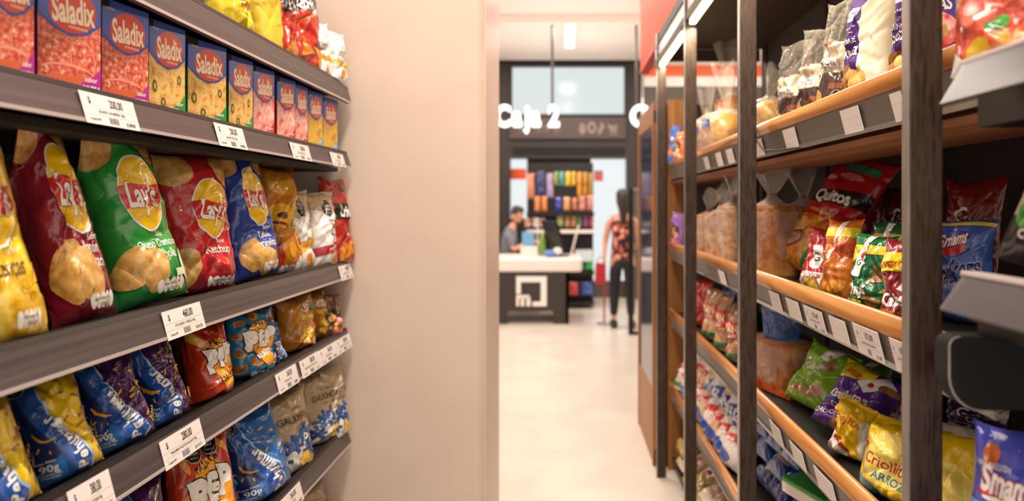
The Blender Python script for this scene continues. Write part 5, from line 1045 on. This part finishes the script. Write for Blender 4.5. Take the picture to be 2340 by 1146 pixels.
def head(parent, c, yaw, hairf, scale=1):
    hd = empty('head', c, yaw, parent)
    R_ = []; n = 24
    prof = [(0, .02), (.012, .045), (.035, .058), (.07, .066), (.11, .072), (.15, .074), (.19, .066), (.215, .045), (.226, .015)]
    for z, r in prof:
        th = np.linspace(0, 2*np.pi, n, endpoint=False); x = r*np.cos(th); y = r*1.18*np.sin(th)+(.018 if z < .05 else 0)*-1
        y = y - .012*np.exp(-((z-.09)/.02)**2)*np.exp(-((th-4.71)/.18)**2)*1.6; R_.append(np.stack([x, y, np.full(n, z-.1)], 1))
    f = MB().rings(R_, 'skin'); f.ell((0, -.088, -.015), (.012, .02, .02), 'skin', 10, 8)
    for sx in (-1, 1): f.ell((sx*.075, .004, -.005), (.01, .022, .03), 'skin', 10, 8)
    f.build('face', parent=hd, smooth=True)
    for sx in (-1, 1): MB().ell((sx*.03, -.078, .012), (.013, .008, .008), 'eye', 10, 6).ell((sx*.03, -.0845, .012), (.005, .003, .005), 'hair', 8, 5).ell((sx*.03, -.08, .032), (.018, .006, .004), 'hair', 10, 5).build('eye', parent=hd, smooth=True)
    MB().ell((0, -.082, -.05), (.024, .007, .007), 'lip_skin', 12, 6).build('mouth', parent=hd, smooth=True)
    hairf(hd); return hd
def cap_hair(hd):
    m = MB(); R_ = []; n = 24
    for z, r in ((.0, .076), (.04, .079), (.08, .078), (.11, .068), (.13, .045), (.137, .012)):
        th = np.linspace(0, 2*np.pi, n, endpoint=False); cut_ = np.where((np.sin(th) < -.3) & (z < .06), -.02, 0)
        R_.append(np.stack([(r+cut_*.6)*np.cos(th), (r*1.18+cut_)*np.sin(th), np.full(n, z)], 1))
    m.rings(R_, 'hair').build('hair', parent=hd, smooth=True)
def long_hair(hd):
    m = MB(); R_ = []; n = 28
    for z, r, yo in ((-.34, .012, .05), (-.3, .03, .055), (-.22, .042, .05), (-.12, .056, .04), (-.05, .076, .022), (.05, .082, .012), (.1, .074, .006), (.13, .045, 0), (.138, .012, 0)):
        th = np.linspace(0, 2*np.pi, n, endpoint=False); wv = 1+.05*np.sin(7*th+z*8); y = r*1.12*np.sin(th)*wv
        if z < .05: y = np.maximum(y, -.02)
        R_.append(np.stack([r*np.cos(th)*wv, y+yo, np.full(n, z)], 1))
    m.rings(R_, 'hair').build('hair', parent=hd, smooth=True)
# shopper, seen from behind
px_, Yw = .745, 8.1
wo = empty('person', (px_, Yw, 0)); tag(wo, 'person with long dark hair in floral top and black trousers, seen from behind', 'person')
hz, sh = .86, 1.32
body = [[((0, 0, .92), (.14, .10)), ((0, 0, 1.08), (.115, .085)), ((0, .0, 1.24), (.13, .09)), ((0, 0, 1.34), (.09, .07)), ((0, -.005, 1.41), .048), ((0, -.01, 1.47), .045)]]
for sx, kn in ((-1, .03), (1, -.02)):
    body.append([((0, 0, .92), (.14, .10)), ((sx*.085, 0, .85), .088), ((sx*.095, kn, .5), .058), ((sx*.1, kn+.03, .3), .05), ((sx*.105, .04+kn, .09), .035), ((sx*.11, -.06+kn, .035), (.035, .03)), ((sx*.115, -.12+kn, .03), (.03, .022))])
LA = [((0, 0, 1.34), (.09, .07)), ((-.16, 0, 1.31), .05), ((-.22, -.0, 1.05), .036), ((-.235, -.1, .88), .024)]
RA = [((0, 0, 1.34), (.09, .07)), ((.16, 0, 1.31), .05), ((.2, .03, 1.06), .036), ((.15, .16, .96), .024)]
body += [LA, RA] + hand(LA[-1][0], (-.05, -.2, -1), (-1, 0, 0)) + hand(RA[-1][0], (-.4, 1, 0), (0, 0, 1))
skin_mesh('body', body, 'skin', wo)
skin_mesh('floral_top', [[((0, 0, .8), (.165, .135)), ((0, 0, .9), (.168, .13)), ((0, 0, 1.06), (.135, .105)), ((0, 0, 1.22), (.15, .11)), ((0, 0, 1.33), (.135, .085))], [((0, 0, 1.33), (.135, .085)), ((-.14, 0, 1.325), .056)], [((0, 0, 1.33), (.135, .085)), ((.14, 0, 1.325), .056)]], '@floral', wo)
tr_ = [[((0, 0, .93), (.155, .115)), ((0, 0, .88), (.155, .118))]]
for sx, kn in ((-1, .03), (1, -.02)): tr_.append([((0, 0, .88), (.155, .118)), ((sx*.085, 0, .8), .1), ((sx*.095, kn, .5), .07), ((sx*.1, kn+.03, .3), .062), ((sx*.105, .04+kn, .12), .05)])
skin_mesh('trousers', tr_, 'trousers', wo)
for sx, kn in ((-1, .03), (1, -.02)): MB().ell((sx*.11, -.03+kn, .045), (.05, .13, .05), 'shoe').build('shoe', parent=wo, smooth=True)
head(wo, (0, -.01, 1.57), math.pi, long_hair)
# things the shopper holds
bgx = px_-.25
hb = empty('shopping_bag', (bgx-.03, Yw-.12, .55)); tag(hb, 'red shopping bag hanging from the hand of the shopper', 'bag')
MB().prism([(-.07, 0), (.07, 0), (.06, .25), (-.06, .25)], 'y', -.04, .04, 'red_cloth').build('body', parent=hb, bevel=.01)
MB().tube([(-.04, 0, .24), (-.035, 0, .3), (0, 0, .33), (.035, 0, .3), (.04, 0, .24)], .006, 'red_cloth').build('handle', parent=hb)
ts = empty('barrier_post', (K(1382, 0, 8.2)[0], 8.3, 0)); tag(ts, 'thin red queue pole standing beside the shopper', 'pole')
MB().tube([(0, 0, .0), (0, 0, .95)], .012, 'red_cloth').build('pole', parent=ts); MB().rings([np.array([(r*math.cos(t), r*math.sin(t), z) for t in np.linspace(0, 6.28, 17)[:-1]]) for r, z in ((.1, 0), (.1, .01), (.02, .025))], 'strip_cover').build('foot', parent=ts)
# glass barrier with black frame in front of the shopper
gb = empty('glass_barrier', (.9, 7.62, 0)); tag(gb, 'black framed upright barrier standing in front of the shopper', 'barrier')
gx0 = K(1436, 0, 7.62)[0]-.9; gx1 = .24
MB().box(gx0, gx0+.055, -.02, .02, 0, K(0, 430, 7.62)[1], 'plastic_black').build('post', parent=gb, bevel=.003)
MB().box(gx1-.05, gx1, -.02, .02, 0, K(0, 430, 7.62)[1], 'plastic_black').build('post', parent=gb, bevel=.003)
MB().box(gx0+.055, gx1-.05, -.015, .015, 0.0, .035, 'plastic_black').build('bottom_rail', parent=gb)
MB().box(gx0+.055, gx1-.05, -.015, .015, K(0, 436, 7.62)[1], K(0, 430, 7.62)[1], 'strip_cover').build('top_rail', parent=gb)
MB().box(gx0+.055, gx1-.05, -.003, .003, .035, K(0, 436, 7.62)[1], 'clear_glass').build('glass_pane', parent=gb)
# cashier, seated behind the desk
cx_, Ym = K(1160, 0, 9.3)[0], 9.3
ca = empty('person', (cx_, Ym, 0)); tag(ca, 'person with short dark hair in grey checked shirt, seated at the checkout looking down', 'person')
bd = [[((-.02, 0, .6), (.15, .12)), ((-.0, 0, .8), (.14, .1)), ((.02, 0, 1.0), (.16, .11)), ((.04, 0, 1.13), (.1, .08)), ((.07, 0, 1.21), .05), ((.1, 0, 1.27), .05)]]
for sy in (-1, 1):
    bd.append([((-.02, 0, .6), (.15, .12)), ((.08, sy*.1, .58), .085), ((.42, sy*.12, .56), .06), ((.43, sy*.12, .3), .05), ((.42, sy*.12, .07), .035), ((.52, sy*.12, .035), (.035, .03))])
    a = [((.04, 0, 1.13), (.1, .08)), ((.03, sy*.17, 1.1), .055), ((.1, sy*.22, .88), .042), ((.32, sy*.16, .99), .026)]
    bd += [a] + hand(a[-1][0], (1, -.1*sy, .05), (0, 0, 1), sy)
skin_mesh('body', bd, 'skin', ca)
skin_mesh('checked_shirt', [[((-.02, 0, .6), (.17, .14)), ((0, 0, .8), (.165, .12)), ((.02, 0, 1.0), (.18, .125)), ((.04, 0, 1.14), (.15, .12)), ((.06, 0, 1.2), (.085, .08))]]+[[((.04, 0, 1.14), (.15, .12)), ((.03, sy*.17, 1.11), .08), ((.09, sy*.22, .92), .058)] for sy in (-1, 1)], '@plaid', ca)
skin_mesh('trousers', [[((-.02, 0, .62), (.16, .13)), ((.08, sy*.1, .58), .095), ((.42, sy*.12, .56), .07), ((.43, sy*.12, .3), .06), ((.42, sy*.12, .12), .05)] for sy in (-1, 1)], 'trousers', ca)
h_ = head(ca, (.13, -.0, 1.36), math.radians(68), cap_hair); h_.rotation_euler = (math.radians(14), 0, math.radians(68))
